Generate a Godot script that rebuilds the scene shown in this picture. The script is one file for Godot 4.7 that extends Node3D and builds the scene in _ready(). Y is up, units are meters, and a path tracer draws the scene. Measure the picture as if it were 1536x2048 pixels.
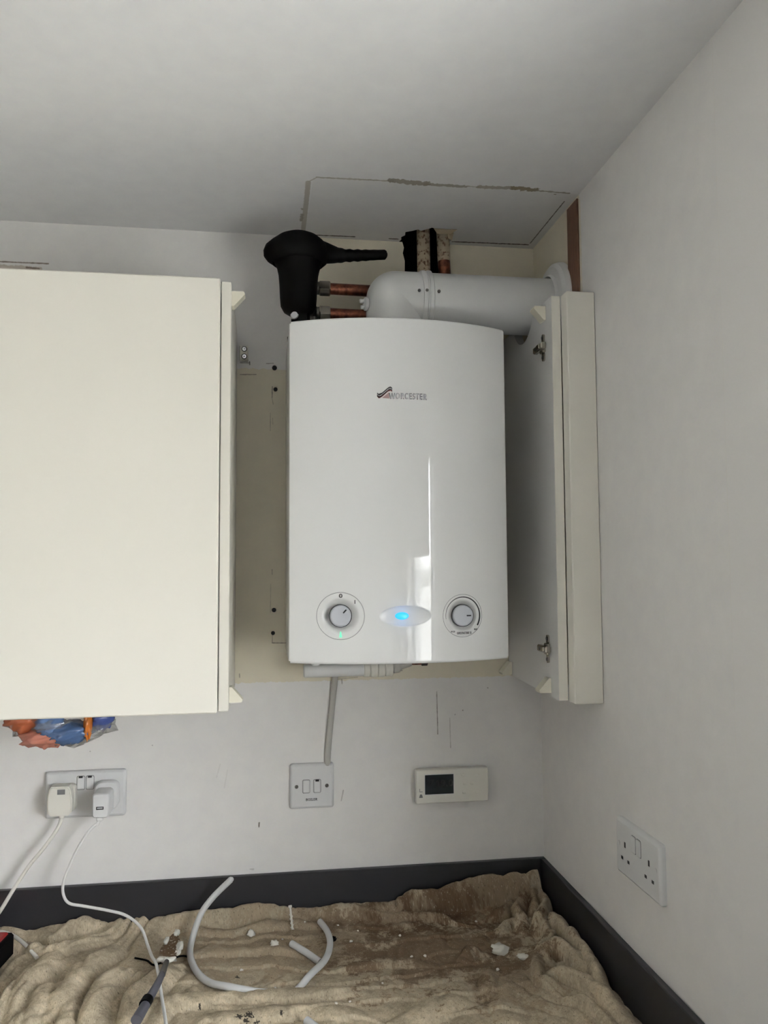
extends Node3D

# ---------------------------------------------------------------- measures
const CEIL := 2.264          # ceiling height
const TOP := 0.90            # worktop height
const ROOM_L := -1.75
const ROOM_Z := 2.45
const BX0 := -0.522          # boiler front panel: left, right, edge depth, bulge
const BX1 := -0.152
const BZ := 0.27
const BULGE := 0.045
const BY0 := 1.435
const BY1 := 2.000

var names := {}
var M := {}
var noise := FastNoiseLite.new()
var noise2 := FastNoiseLite.new()

# ---------------------------------------------------------------- helpers
func numbered(called: String) -> String:
	if not names.has(called):
		names[called] = 0
		return called
	names[called] += 1
	return "%s_%03d" % [called, names[called]]

func st_new() -> SurfaceTool:
	var st := SurfaceTool.new()
	st.begin(Mesh.PRIMITIVE_TRIANGLES)
	return st

func obj(called: String, st: SurfaceTool, m: Material, parent: Node = self) -> MeshInstance3D:
	st.generate_normals()
	var o := MeshInstance3D.new()
	o.mesh = st.commit()
	o.material_override = m
	return put(called, o, parent)

func put(called: String, o: MeshInstance3D, parent: Node) -> MeshInstance3D:
	o.name = numbered(called) if parent == self else called
	o.cast_shadow = GeometryInstance3D.SHADOW_CASTING_SETTING_ON
	parent.add_child(o, true)
	return o

func tag(o: Node, label: String, category: String, group := "") -> Node:
	o.set_meta("label", label)
	o.set_meta("category", category)
	if group != "":
		o.set_meta("group", group)
	return o

func thing(called: String, label: String, category: String, at := Vector3.ZERO, group := "") -> Node3D:
	var o := Node3D.new()
	o.name = numbered(called)
	add_child(o)
	o.position = at
	tag(o, label, category, group)
	return o

func struct(called: String, st: SurfaceTool, m: Material, parent: Node = self) -> MeshInstance3D:
	var o := obj(called, st, m, parent)
	if parent == self:
		o.set_meta("kind", "structure")
	return o

func tri(st: SurfaceTool, a: Vector3, b: Vector3, c: Vector3, out: Vector3) -> void:
	if (b - a).cross(c - a).dot(out) > 0.0:
		var t := b
		b = c
		c = t
	st.add_vertex(a)
	st.add_vertex(b)
	st.add_vertex(c)

func face(st: SurfaceTool, pts: Array, out: Vector3) -> void:
	for i in range(1, pts.size() - 1):
		tri(st, pts[0], pts[i], pts[i + 1], out)

# a box with chamfered edges, centre c, size s, chamfer b, turned by basis r
func box(st: SurfaceTool, c: Vector3, s: Vector3, b := 0.0, r := Basis.IDENTITY) -> void:
	st.set_smooth_group(-1)
	var h := s * 0.5
	b = minf(b, minf(h.x, minf(h.y, h.z)) * 0.98)
	if b <= 0.0:
		b = 0.00001
	for ax in 3:
		var u := (ax + 1) % 3
		var v := (ax + 2) % 3
		for sg in [-1.0, 1.0]:
			var pts := []
			for k in [[-1, -1], [1, -1], [1, 1], [-1, 1]]:
				var p := Vector3.ZERO
				p[ax] = sg * h[ax]
				p[u] = k[0] * (h[u] - b)
				p[v] = k[1] * (h[v] - b)
				pts.append(c + r * p)
			var n := Vector3.ZERO
			n[ax] = sg
			face(st, pts, r * n)
		if b > 0.00002:
			for s1 in [-1.0, 1.0]:
				for s2 in [-1.0, 1.0]:
					var q := []
					for k in [[0, -1], [0, 1], [1, 1], [1, -1]]:
						var p := Vector3.ZERO
						p[ax] = k[1] * (h[ax] - b)
						p[u] = s1 * (h[u] - (b if k[0] == 1 else 0.0))
						p[v] = s2 * (h[v] - (b if k[0] == 0 else 0.0))
						q.append(c + r * p)
					var n2 := Vector3.ZERO
					n2[u] = s1
					n2[v] = s2
					face(st, q, r * n2)
	if b > 0.00002:
		for sx in [-1.0, 1.0]:
			for sy in [-1.0, 1.0]:
				for sz in [-1.0, 1.0]:
					var sv := Vector3(sx, sy, sz)
					face(st, [c + r * (sv * (h - Vector3(0, b, b))), c + r * (sv * (h - Vector3(b, 0, b))), c + r * (sv * (h - Vector3(b, b, 0)))], r * sv)

func span(st: SurfaceTool, lo: Vector3, hi: Vector3, b := 0.0) -> void:
	box(st, (lo + hi) * 0.5, hi - lo, b)

# profile [radius, height] turned round axis y of basis r at c
func lathe(st: SurfaceTool, c: Vector3, r: Basis, prof: Array, n := 28, flat := false) -> void:
	for i in prof.size() - 1:
		st.set_smooth_group(-1 if flat else i + 1 if prof[i].size() > 2 else 0)
		var r0: float = prof[i][0]
		var h0: float = prof[i][1]
		var r1: float = prof[i + 1][0]
		var h1: float = prof[i + 1][1]
		for k in n:
			var a0 := TAU * k / n
			var a1 := TAU * (k + 1) / n
			if k == n - 1:
				a1 = 0.0
			var d0 := Vector3(cos(a0), 0, sin(a0))
			var d1 := Vector3(cos(a1), 0, sin(a1))
			var pa := c + r * (d0 * r0 + Vector3(0, h0, 0))
			var pb := c + r * (d1 * r0 + Vector3(0, h0, 0))
			var pc := c + r * (d1 * r1 + Vector3(0, h1, 0))
			var pd := c + r * (d0 * r1 + Vector3(0, h1, 0))
			var dm := (d0 + d1).normalized()
			# outward normal of the profile segment (profile runs so that the body lies on its left)
			var nn := r * (dm * (h1 - h0) + Vector3(0, -(r1 - r0), 0))
			if r0 > 1e-6:
				tri(st, pa, pb, pc, nn)
			if r1 > 1e-6:
				tri(st, pa, pc, pd, nn)

func axis_to(dir: Vector3) -> Basis:
	var y := dir.normalized()
	var x := y.cross(Vector3(0.31, 0.17, 0.94)).normalized()
	return Basis(x, y, x.cross(y))

func rod(st: SurfaceTool, a: Vector3, b: Vector3, rad: float, n := 20, ch := 0.0) -> void:
	var l := a.distance_to(b)
	if ch > 0.0:
		lathe(st, a, axis_to(b - a), [[0, 0], [rad - ch, 0, 1], [rad, ch, 1], [rad, l - ch, 1], [rad - ch, l, 1], [0, l]], n)
	else:
		lathe(st, a, axis_to(b - a), [[0, 0, 1], [rad, 0, 1], [rad, l, 1], [0, l]], n)

func hexnut(st: SurfaceTool, a: Vector3, b: Vector3, rad: float) -> void:
	var l := a.distance_to(b)
	lathe(st, a, axis_to(b - a), [[0, 0], [rad * 0.9, 0], [rad, rad * 0.12], [rad, l - rad * 0.12], [rad * 0.9, l], [0, l]], 6, true)

func smooth_path(pts: Array, per := 8) -> Array:
	var out := []
	for i in pts.size() - 1:
		var p0: Vector3 = pts[maxi(i - 1, 0)]
		var p1: Vector3 = pts[i]
		var p2: Vector3 = pts[i + 1]
		var p3: Vector3 = pts[mini(i + 2, pts.size() - 1)]
		for k in per:
			var t := float(k) / per
			out.append(0.5 * (2.0 * p1 + (p2 - p0) * t + (2.0 * p0 - 5.0 * p1 + 4.0 * p2 - p3) * t * t + (3.0 * p1 - p0 - 3.0 * p2 + p3) * t * t * t))
	out.append(pts[-1])
	return out

# tube along a path; rad is a number or a Callable(t) giving Vector2(across, up)
func tube(st: SurfaceTool, path: Array, rad, n := 12, upv := Vector3.UP) -> void:
	var rings := []
	var up := upv
	var cum := [0.0]
	for i in range(1, path.size()):
		cum.append(cum[-1] + path[i].distance_to(path[i - 1]))
	for i in path.size():
		var d: Vector3 = (path[mini(i + 1, path.size() - 1)] - path[maxi(i - 1, 0)]).normalized()
		var side := d.cross(up)
		if side.length() < 0.05:
			side = d.cross(Vector3(0.9, 0.1, 0.4))
		side = side.normalized()
		up = side.cross(d).normalized()
		var rr: Vector2 = Vector2.ONE * float(rad) if rad is float else rad.call(cum[i] / cum[-1])
		var ring := []
		for k in n:
			var a := TAU * k / n
			ring.append(path[i] + side * (cos(a) * rr.x) + up * (sin(a) * rr.y))
		rings.append(ring)
	st.set_smooth_group(0)
	for i in rings.size() - 1:
		for k in n:
			var k1 := (k + 1) % n
			var o: Vector3 = (rings[i][k] + rings[i][k1]) * 0.5 - path[i]
			tri(st, rings[i][k], rings[i][k1], rings[i + 1][k1], o)
			tri(st, rings[i][k], rings[i + 1][k1], rings[i + 1][k], o)
	st.set_smooth_group(-1)
	face(st, rings[0], path[0] - path[1])
	face(st, rings[-1], path[-1] - path[-2])

# polygon (2D) laid out by `at` (Callable Vector2 -> Vector3), thick along `out` backwards
func plate(st: SurfaceTool, poly: PackedVector2Array, at: Callable, out: Vector3, thick: float, uv = null) -> void:
	st.set_smooth_group(-1)
	var idx := Geometry2D.triangulate_polygon(poly)
	for i in range(0, idx.size(), 3):
		var v := [poly[idx[i]], poly[idx[i + 1]], poly[idx[i + 2]]]
		var p := [at.call(v[0]), at.call(v[1]), at.call(v[2])]
		if (p[1] - p[0]).cross(p[2] - p[0]).dot(out) > 0.0:
			p = [p[0], p[2], p[1]]
			v = [v[0], v[2], v[1]]
		for k in 3:
			if uv != null:
				st.set_uv(uv.call(v[k]))
			st.add_vertex(p[k])
		for k in [0, 2, 1]:
			st.add_vertex(p[k] - out * thick)
	if thick > 0.0:
		var cw := Geometry2D.is_polygon_clockwise(poly)
		for i in poly.size():
			var a: Vector2 = poly[i]
			var b: Vector2 = poly[(i + 1) % poly.size()]
			var n2 := (b - a).orthogonal() * (1.0 if cw else -1.0)
			var pa: Vector3 = at.call(a)
			var pb: Vector3 = at.call(b)
			var o: Vector3 = at.call(a + n2) - pa
			if uv != null:
				st.set_uv(uv.call(a))
			face(st, [pa, pb, pb - out * thick, pa - out * thick], o)

func round_rect(cx: float, cy: float, w: float, h: float, r: float, n := 5) -> PackedVector2Array:
	var out := PackedVector2Array()
	for q in [[1, 1, 0], [-1, 1, 1], [-1, -1, 2], [1, -1, 3]]:
		for k in n + 1:
			var a: float = (q[2] + float(k) / n) * PI / 2
			out.append(Vector2(cx + q[0] * (w / 2 - r) + cos(a) * r, cy + q[1] * (h / 2 - r) + sin(a) * r))
	return out

# a moulded plate: rounded outline rising in steps [inset, height]
func moulded(st: SurfaceTool, cx: float, cy: float, w: float, h: float, r: float, steps: Array, at: Callable) -> void:
	var rings := []
	for s in steps:
		var ring := []
		for v in round_rect(cx, cy, w - 2 * s[0], h - 2 * s[0], maxf(r - s[0], 0.0008)):
			ring.append(at.call(v, s[1]))
		rings.append(ring)
	var mid: Vector3 = at.call(Vector2(cx, cy), 0.0)
	st.set_smooth_group(0)
	for i in rings.size() - 1:
		for k in rings[i].size():
			var k1: int = (k + 1) % rings[i].size()
			var o: Vector3 = rings[i][k] - mid
			o += (at.call(Vector2(cx, cy), 1.0) - mid) * 0.3 * o.length()
			tri(st, rings[i][k], rings[i][k1], rings[i + 1][k1], o)
			tri(st, rings[i][k], rings[i + 1][k1], rings[i + 1][k], o)
	st.set_smooth_group(-1)
	face(st, rings[-1], at.call(Vector2(cx, cy), 1.0) - mid)

func mat(called: String, c: Color, rough := 0.6, metal := 0.0, spec := 0.5) -> StandardMaterial3D:
	var m := StandardMaterial3D.new()
	m.resource_name = called
	m.albedo_color = c
	m.roughness = rough
	m.metallic = metal
	m.metallic_specular = spec
	M[called] = m
	return m

func text_mesh(text: String, cap: float, depth: float, map: Callable, bold := true, wide := 0.0) -> ArrayMesh:
	var f := SystemFont.new()
	f.font_names = PackedStringArray(["Droid Sans"])
	if bold:
		f.font_weight = 700
	var t := TextMesh.new()
	t.font = f
	t.text = text
	t.font_size = 48
	t.pixel_size = cap / (0.714 * 48.0)
	t.depth = depth
	t.curve_step = 2.0
	var arr := t.get_mesh_arrays()
	var v: PackedVector3Array = arr[Mesh.ARRAY_VERTEX]
	var lo := 9.0
	var hi := -9.0
	for q in v:
		lo = minf(lo, q.x)
		hi = maxf(hi, q.x)
	var k := wide / (hi - lo) if wide > 0.0 else 1.0
	for i in v.size():
		v[i] = map.call(Vector3(v[i].x * k, v[i].y, v[i].z))
	var m := ArrayMesh.new()
	var out := []
	out.resize(Mesh.ARRAY_MAX)
	out[Mesh.ARRAY_VERTEX] = v
	if arr[Mesh.ARRAY_INDEX] != null:
		out[Mesh.ARRAY_INDEX] = arr[Mesh.ARRAY_INDEX]
	var st := SurfaceTool.new()
	m.add_surface_from_arrays(Mesh.PRIMITIVE_TRIANGLES, out)
	st.create_from(m, 0)
	st.deindex()
	st.generate_normals()
	return st.commit()

func text_part(called: String, text: String, cap: float, depth: float, m: Material, parent: Node, map: Callable, bold := true, wide := 0.0) -> MeshInstance3D:
	var o := MeshInstance3D.new()
	o.mesh = text_mesh(text, cap, depth, map, bold, wide)
	o.material_override = m
	return put(called, o, parent)

func px(data: PackedByteArray, w: int, x: int, y: int, c: Color) -> void:
	var i := (y * w + x) * 3
	data[i] = int(clampf(c.r, 0, 1) * 255)
	data[i + 1] = int(clampf(c.g, 0, 1) * 255)
	data[i + 2] = int(clampf(c.b, 0, 1) * 255)

func tex(data: PackedByteArray, w: int, h: int) -> ImageTexture:
	var im := Image.create_from_data(w, h, false, Image.FORMAT_RGB8, data)
	im.generate_mipmaps()
	return ImageTexture.create_from_image(im)

# a soft-edged stroke in a picture; a, b in pixels
func stroke(data: PackedByteArray, w: int, h: int, a: Vector2, b: Vector2, wide: float, c: Color, strength := 1.0, rag := 0.35) -> void:
	var lo := Vector2(minf(a.x, b.x), minf(a.y, b.y)) - Vector2.ONE * (wide + 2)
	var hi := Vector2(maxf(a.x, b.x), maxf(a.y, b.y)) + Vector2.ONE * (wide + 2)
	for y in range(maxi(int(lo.y), 0), mini(int(hi.y) + 1, h)):
		for x in range(maxi(int(lo.x), 0), mini(int(hi.x) + 1, w)):
			var p := Vector2(x, y)
			var q := Geometry2D.get_closest_point_to_segment(p, a, b)
			var d := p.distance_to(q) + noise2.get_noise_2d(x * 9.0, y * 9.0) * wide * rag
			var k := clampf(wide * 0.5 + 0.5 - d, 0, 1) * strength
			if k > 0.0:
				var i := (y * w + x) * 3
				for ch in 3:
					data[i + ch] = int(lerpf(data[i + ch], c[ch] * 255.0, k))

# ---------------------------------------------------------------- cloth
func bump(t: float) -> float:
	return absf(sin(t))

func sstep(a: float, b: float, v: float) -> float:
	var t := clampf((v - a) / (b - a), 0, 1)
	return t * t * (3 - 2 * t)

# folds of the sheet: ridge line, half width, height
const ROLLS := [
	[[Vector2(-0.090, 0.237), Vector2(-0.061, 0.230), Vector2(-0.045, 0.257), Vector2(-0.038, 0.309)], 0.017, 0.026],
	[[Vector2(-0.022, 0.098), Vector2(-0.022, 0.141), Vector2(-0.022, 0.205), Vector2(-0.022, 0.268), Vector2(-0.028, 0.333), Vector2(-0.039, 0.372)], 0.016, 0.030],
	[[Vector2(-0.107, 0.308), Vector2(-0.083, 0.317), Vector2(-0.052, 0.343), Vector2(-0.042, 0.385), Vector2(-0.031, 0.446)], 0.015, 0.022],
	[[Vector2(-0.094, 0.234), Vector2(-0.115, 0.276), Vector2(-0.121, 0.319), Vector2(-0.106, 0.351)], 0.012, 0.016],
	[[Vector2(-0.022, 0.126), Vector2(-0.041, 0.141), Vector2(-0.054, 0.186), Vector2(-0.085, 0.231)], 0.013, 0.022],
	[[Vector2(-0.022, 0.018), Vector2(-0.039, 0.047), Vector2(-0.056, 0.104)], 0.014, 0.030],
	[[Vector2(-0.022, 0.018), Vector2(-0.022, 0.080), Vector2(-0.046, 0.120), Vector2(-0.061, 0.139)], 0.016, 0.034],
	[[Vector2(-0.039, 0.018), Vector2(-0.078, 0.064), Vector2(-0.083, 0.128)], 0.015, 0.026],
	[[Vector2(-0.133, 0.071), Vector2(-0.105, 0.067), Vector2(-0.067, 0.028)], 0.013, 0.018],
	[[Vector2(0.060, 0.014), Vector2(-0.030, 0.016), Vector2(-0.110, 0.018), Vector2(-0.230, 0.018)], 0.019, 0.040],
	[[Vector2(-0.128, 0.122), Vector2(-0.096, 0.100), Vector2(-0.088, 0.114)], 0.012, 0.014],
	[[Vector2(-0.091, 0.374), Vector2(-0.068, 0.382), Vector2(-0.057, 0.425), Vector2(-0.055, 0.460)], 0.012, 0.012],
	[[Vector2(-0.295, 0.018), Vector2(-0.243, 0.018), Vector2(-0.172, 0.018)], 0.014, 0.020],
	[[Vector2(-0.299, 0.018), Vector2(-0.237, 0.023), Vector2(-0.186, 0.018)], 0.010, 0.013],
	[[Vector2(-0.456, 0.018), Vector2(-0.305, 0.046), Vector2(-0.239, 0.057), Vector2(-0.175, 0.085)], 0.009, 0.009],
	[[Vector2(-0.220, 0.216), Vector2(-0.200, 0.191), Vector2(-0.184, 0.199)], 0.013, 0.014],
	[[Vector2(-0.206, 0.350), Vector2(-0.200, 0.288), Vector2(-0.181, 0.249)], 0.018, 0.008],
	[[Vector2(-0.206, 0.431), Vector2(-0.190, 0.352), Vector2(-0.156, 0.295)], 0.022, 0.008],
	[[Vector2(-0.365, 0.405), Vector2(-0.319, 0.361), Vector2(-0.242, 0.336)], 0.025, 0.008],
	[[Vector2(-0.885, 0.285), Vector2(-0.865, 0.250), Vector2(-0.848, 0.170), Vector2(-0.825, 0.103)], 0.022, 0.016],
	[[Vector2(-0.756, 0.350), Vector2(-0.756, 0.305), Vector2(-0.746, 0.255), Vector2(-0.727, 0.211), Vector2(-0.714, 0.181)], 0.024, 0.016],
	[[Vector2(-0.812, 0.343), Vector2(-0.818, 0.269), Vector2(-0.803, 0.211), Vector2(-0.769, 0.184)], 0.024, 0.017],
	[[Vector2(-0.946, 0.293), Vector2(-0.941, 0.214), Vector2(-0.920, 0.170), Vector2(-0.921, 0.112)], 0.024, 0.016],
	[[Vector2(-0.974, 0.033), Vector2(-0.936, 0.051), Vector2(-0.907, 0.030), Vector2(-0.872, 0.018)], 0.012, 0.010],
	[[Vector2(-0.916, 0.324), Vector2(-0.901, 0.274), Vector2(-0.915, 0.196)], 0.020, 0.012],
	[[Vector2(-0.677, 0.280), Vector2(-0.714, 0.289), Vector2(-0.735, 0.352)], 0.022, 0.012],
	[[Vector2(-0.732, 0.019), Vector2(-0.664, 0.018), Vector2(-0.589, 0.018), Vector2(-0.513, 0.018)], 0.012, 0.010],
	[[Vector2(-0.680, 0.045), Vector2(-0.615, 0.059), Vector2(-0.551, 0.044), Vector2(-0.458, 0.049)], 0.010, 0.008],
	[[Vector2(-0.674, 0.122), Vector2(-0.569, 0.129), Vector2(-0.500, 0.136)], 0.014, 0.006],
	[[Vector2(-0.677, 0.275), Vector2(-0.600, 0.280), Vector2(-0.490, 0.289), Vector2(-0.410, 0.287)], 0.018, 0.008],
	[[Vector2(-0.642, 0.336), Vector2(-0.538, 0.332), Vector2(-0.434, 0.355)], 0.022, 0.007],
	[[Vector2(-1.015, 0.035), Vector2(-0.951, 0.083), Vector2(-0.892, 0.083), Vector2(-0.831, 0.044)], 0.016, 0.010],
	[[Vector2(-0.858, 0.333), Vector2(-0.856, 0.281), Vector2(-0.865, 0.204), Vector2(-0.871, 0.144)], 0.016, 0.012],
	[[Vector2(-0.426, 0.205), Vector2(-0.348, 0.200), Vector2(-0.282, 0.219)], 0.016, 0.005],
]
var roll_box := []

func roll_h(x: float, z: float) -> float:
	var hr := 0.0
	for i in ROLLS.size():
		if not roll_box[i].has_point(Vector2(x, z)):
			continue
		var line: Array = ROLLS[i][0]
		var r: float = ROLLS[i][1]
		var d := 9.0
		var t := 0.0
		for k in line.size() - 1:
			var q := Geometry2D.get_closest_point_to_segment(Vector2(x, z), line[k], line[k + 1])
			var e := Vector2(x, z).distance_to(q)
			if e < d:
				d = e
				t = (k + q.distance_to(line[k]) / line[k].distance_to(line[k + 1])) / (line.size() - 1)
		if d < r:
			hr = maxf(hr, ROLLS[i][2] * pow(1.0 - (d / r) * (d / r), 0.62) * sqrt(clampf(minf(t, 1.0 - t) * 4.0 + 0.12, 0, 1)))
	return hr

func cloth_fold(x: float, z: float) -> float:
	var wx := noise.get_noise_2d(x * 900, z * 900)
	var wz := noise.get_noise_2d(x * 900 + 500, z * 900 + 90)
	return roll_h(x + wx * 0.007, z + wz * 0.007) * lerpf(1.4, 1.15, sstep(-0.25, -0.15, x))

func cloth_h(x: float, z: float) -> float:
	var wx := noise.get_noise_2d(x * 420, z * 420)
	var wz := noise.get_noise_2d(x * 420 + 500, z * 420 + 90)
	var h := 0.004 + 0.004 * (wx + wz)
	# small dry creases everywhere, running with the big folds
	var left := 1.0 - sstep(-0.80, -0.62, x)
	var right := sstep(-0.20, -0.08, x)
	var s := (x * 0.62 + z * 0.36) * 75.0 + wx * 3.6
	h += left * (0.0085 * pow(bump(s), 0.7) + 0.0035 * bump(s * 2.3 + wz * 4.0))
	var t := (z * 58.0 + wx * 2.4 + x * 3.0) / PI
	var saw := t - floorf(t)
	h += (1.0 - left) * (1.0 - right) * (0.0042 * saw * sstep(1.0, 0.93, saw) + 0.0022 * bump(x * 60 + wz * 6.0 + z * 20))
	h += right * (0.006 * pow(bump(x * 62 + wx * 5.0 - z * 14.0), 0.7) + 0.005 * pow(bump(z * 44 + wz * 5.0 + x * 11), 0.7))
	h += 0.0022 * absf(noise2.get_noise_2d(x * 2600, z * 1500))
	# pushed up against the upstand behind
	var bk := exp(-pow((z - 0.014) / 0.022, 2.0))
	h += bk * (0.020 + 0.010 * noise2.get_noise_2d(x * 330, 3.0))
	return TOP + 0.004 + h + cloth_fold(x, z)

func on_cloth(x: float, z: float, up := 0.0) -> Vector3:
	return Vector3(x, cloth_h(x, z) + up, z)

# ---------------------------------------------------------------- boiler front
func panel_z(x: float) -> float:
	var hw := (BX1 - BX0) / 2
	var r := (hw * hw + BULGE * BULGE) / (2 * BULGE)
	var dx := clampf(x - (BX0 + BX1) / 2, -hw, hw)
	return BZ + BULGE - r + sqrt(r * r - dx * dx)

const DIALS := [Vector2(-0.4416, 1.5092), Vector2(-0.2380, 1.5070)]
const RIMS := [0.0385, 0.0355]
const LENS := Vector2(-0.3365, 1.5085)

func panel_front(x: float, y: float) -> float:
	var z := panel_z(x)
	var p := Vector2(x, y)
	for k in 2:
		var r := p.distance_to(DIALS[k])
		var rim: float = RIMS[k]
		if r < rim:
			z -= 0.0009 * (1.0 - sstep(rim - 0.0013, rim, r)) + 0.0085 * (1.0 - sstep(0.0180, rim - 0.008, r))
	var e := Vector2((x - LENS.x) / 0.0420, (y - LENS.y) / 0.0165).length()
	if e < 1.0:
		z -= 0.0048 * sqrt(1.0 - e * e)
	return z

# ================================================================ scene
func _ready() -> void:
	noise.seed = 11
	noise.frequency = 0.01
	noise.fractal_octaves = 2
	noise2.seed = 5
	noise2.frequency = 0.01
	noise2.fractal_octaves = 3
	setup_view()
	make_materials()
	build_room()
	build_left_cabinet()
	build_right_gable()
	build_boiler()
	build_flue()
	build_pipes()
	build_filter()
	build_wall_fittings()
	build_sockets()
	build_cloth()
	build_cords()
	build_debris()

func setup_view() -> void:
	var cam := Camera3D.new()
	cam.name = "camera"
	add_child(cam)
	cam.transform = Transform3D(Basis(Vector3(0.98928, -0.005694, 0.14592), Vector3(-0.00409, 0.997767, 0.066659), Vector3(-0.145973, -0.066541, 0.987048)).orthonormalized(), Vector3(-0.5643, 1.5902, 1.62))
	cam.fov = 64.727
	cam.near = 0.02
	cam.current = true
	var we := WorldEnvironment.new()
	we.name = "world"
	var e := Environment.new()
	var sm := ProceduralSkyMaterial.new()
	sm.sky_top_color = Color(0.885, 0.91, 0.95)
	sm.sky_horizon_color = Color(0.955, 0.957, 0.957)
	sm.ground_bottom_color = Color(0.42, 0.42, 0.40)
	sm.ground_horizon_color = Color(0.60, 0.61, 0.60)
	sm.sun_angle_max = 1.0
	sm.energy_multiplier = 34.0
	var sky := Sky.new()
	sky.sky_material = sm
	e.background_mode = Environment.BG_SKY
	e.sky = sky
	e.ambient_light_source = Environment.AMBIENT_SOURCE_SKY
	e.tonemap_mode = Environment.TONE_MAPPER_LINEAR
	e.tonemap_exposure = 0.93
	e.sdfgi_enabled = true
	e.ssao_enabled = true
	e.ssil_enabled = true
	we.environment = e
	add_child(we)
	# the sun stands over the house, so it lights the paving outside the window and not the room
	var sun := DirectionalLight3D.new()
	sun.name = "sun"
	sun.light_color = Color(1.0, 0.975, 0.94)
	sun.light_energy = 62.0
	sun.light_angular_distance = 0.6
	sun.shadow_enabled = true
	add_child(sun)
	sun.look_at_from_position(Vector3.ZERO, Vector3(0.45, -0.80, -0.35))

func make_materials() -> void:
	mat("wall paint", Color(0.905, 0.897, 0.882), 0.55)
	mat("ceiling paint", Color(0.915, 0.912, 0.905), 0.7)
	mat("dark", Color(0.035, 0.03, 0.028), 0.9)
	mat("cream laminate", Color(0.895, 0.88, 0.835), 0.38)
	mat("white laminate", Color(0.87, 0.868, 0.855), 0.4)
	mat("cream plastic", Color(0.89, 0.872, 0.80), 0.45)
	mat("upstand", Color(0.15, 0.15, 0.165), 0.42)
	mat("worktop", Color(0.17, 0.17, 0.18), 0.35)
	var w := mat("boiler white", Color(0.90, 0.90, 0.89), 0.4, 0.0, 0.1)
	w.clearcoat_enabled = true
	w.clearcoat = 1.0
	w.clearcoat_roughness = 0.03
	mat("boiler case", Color(0.82, 0.82, 0.81), 0.4)
	mat("knob grey", Color(0.68, 0.69, 0.71), 0.4)
	mat("black print", Color(0.05, 0.05, 0.055), 0.5)
	mat("grey line", Color(0.45, 0.45, 0.45), 0.5)
	mat("red tint", Color(0.66, 0.55, 0.54), 0.45)
	mat("rim grey", Color(0.58, 0.58, 0.58), 0.5)
	mat("red print", Color(0.45, 0.20, 0.20), 0.45)
	mat("chrome", Color(0.75, 0.75, 0.76), 0.16, 1.0)
	mat("nickel", Color(0.62, 0.60, 0.56), 0.25, 1.0)
	mat("dull steel", Color(0.42, 0.41, 0.39), 0.45, 1.0)
	mat("flue white", Color(0.86, 0.86, 0.85), 0.28)
	mat("white plastic", Color(0.85, 0.85, 0.845), 0.35)
	mat("warm white plastic", Color(0.88, 0.87, 0.83), 0.4)
	mat("pvc white", Color(0.88, 0.88, 0.87), 0.4)
	mat("black plastic", Color(0.018, 0.018, 0.022), 0.6, 0.0, 0.18)
	mat("grey cable", Color(0.70, 0.69, 0.66), 0.55)
	mat("handle grey", Color(0.31, 0.31, 0.34), 0.55)
	mat("white cable", Color(0.90, 0.895, 0.88), 0.45)
	mat("hose", Color(0.80, 0.80, 0.79), 0.5)
	mat("plaster", Color(0.85, 0.84, 0.80), 0.95)
	mat("torn paper", Color(0.62, 0.56, 0.46), 0.9)
	mat("glass screen", Color(0.13, 0.15, 0.16), 0.12)
	mat("lcd ink", Color(0.06, 0.07, 0.08), 0.4)
	mat("red paint", Color(0.50, 0.03, 0.03), 0.4)
	var b := mat("blue led", Color(0.25, 0.75, 0.95), 0.3)
	b.emission_enabled = true
	b.emission = Color(0.12, 0.72, 1.0)
	b.emission_energy_multiplier = 0.55
	var g := mat("green led", Color(0.55, 0.95, 0.80), 0.3)
	g.emission_enabled = true
	g.emission = Color(0.35, 0.95, 0.70)
	g.emission_energy_multiplier = 0.5
	# copper with dull oxide blotches
	var w0 := 256
	var d := PackedByteArray()
	d.resize(w0 * w0 * 3)
	for y in w0:
		for x in w0:
			var n := noise2.get_noise_2d(x * 6.0, y * 6.0) * 0.5 + noise.get_noise_2d(x * 2.0, y * 2.0) * 0.6
			px(d, w0, x, y, Color(0.56, 0.36, 0.28).lerp(Color(0.30, 0.18, 0.14), clampf(n + 0.35, 0, 1)))
	var c := mat("copper", Color.WHITE, 0.38, 0.85)
	c.albedo_texture = tex(d, w0, w0)
	c.uv1_triplanar = true
	c.uv1_scale = Vector3.ONE * 9.0
	# pipe spattered with old paint
	var d2 := PackedByteArray()
	d2.resize(w0 * w0 * 3)
	for y in w0:
		for x in w0:
			var n := noise2.get_noise_2d(x * 7.0 + 40, y * 7.0) + noise.get_noise_2d(x * 3.0, y * 3.0 + 60) * 0.6
			var cc := Color(0.74, 0.68, 0.58)
			if n > 0.30:
				cc = Color(0.36, 0.25, 0.18)
			elif n > 0.2:
				cc = Color(0.60, 0.47, 0.38)
			px(d2, w0, x, y, cc)
	var c2 := mat("painted pipe", Color.WHITE, 0.7)
	c2.albedo_texture = tex(d2, w0, w0)
	c2.uv1_triplanar = true
	c2.uv1_scale = Vector3.ONE * 5.0
	# brown wood
	var d3 := PackedByteArray()
	d3.resize(w0 * w0 * 3)
	for y in w0:
		for x in w0:
			var n := noise.get_noise_2d(x * 22.0, y * 1.2) * 0.7 + noise2.get_noise_2d(x * 40.0, y * 3.0) * 0.4
			px(d3, w0, x, y, Color(0.43, 0.31, 0.23).lerp(Color(0.30, 0.20, 0.14), clampf(n + 0.45, 0, 1)))
	var wd := mat("brown wood", Color.WHITE, 0.7)
	wd.albedo_texture = tex(d3, w0, w0)
	wd.uv1_triplanar = true
	wd.uv1_scale = Vector3.ONE * 4.0
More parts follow.
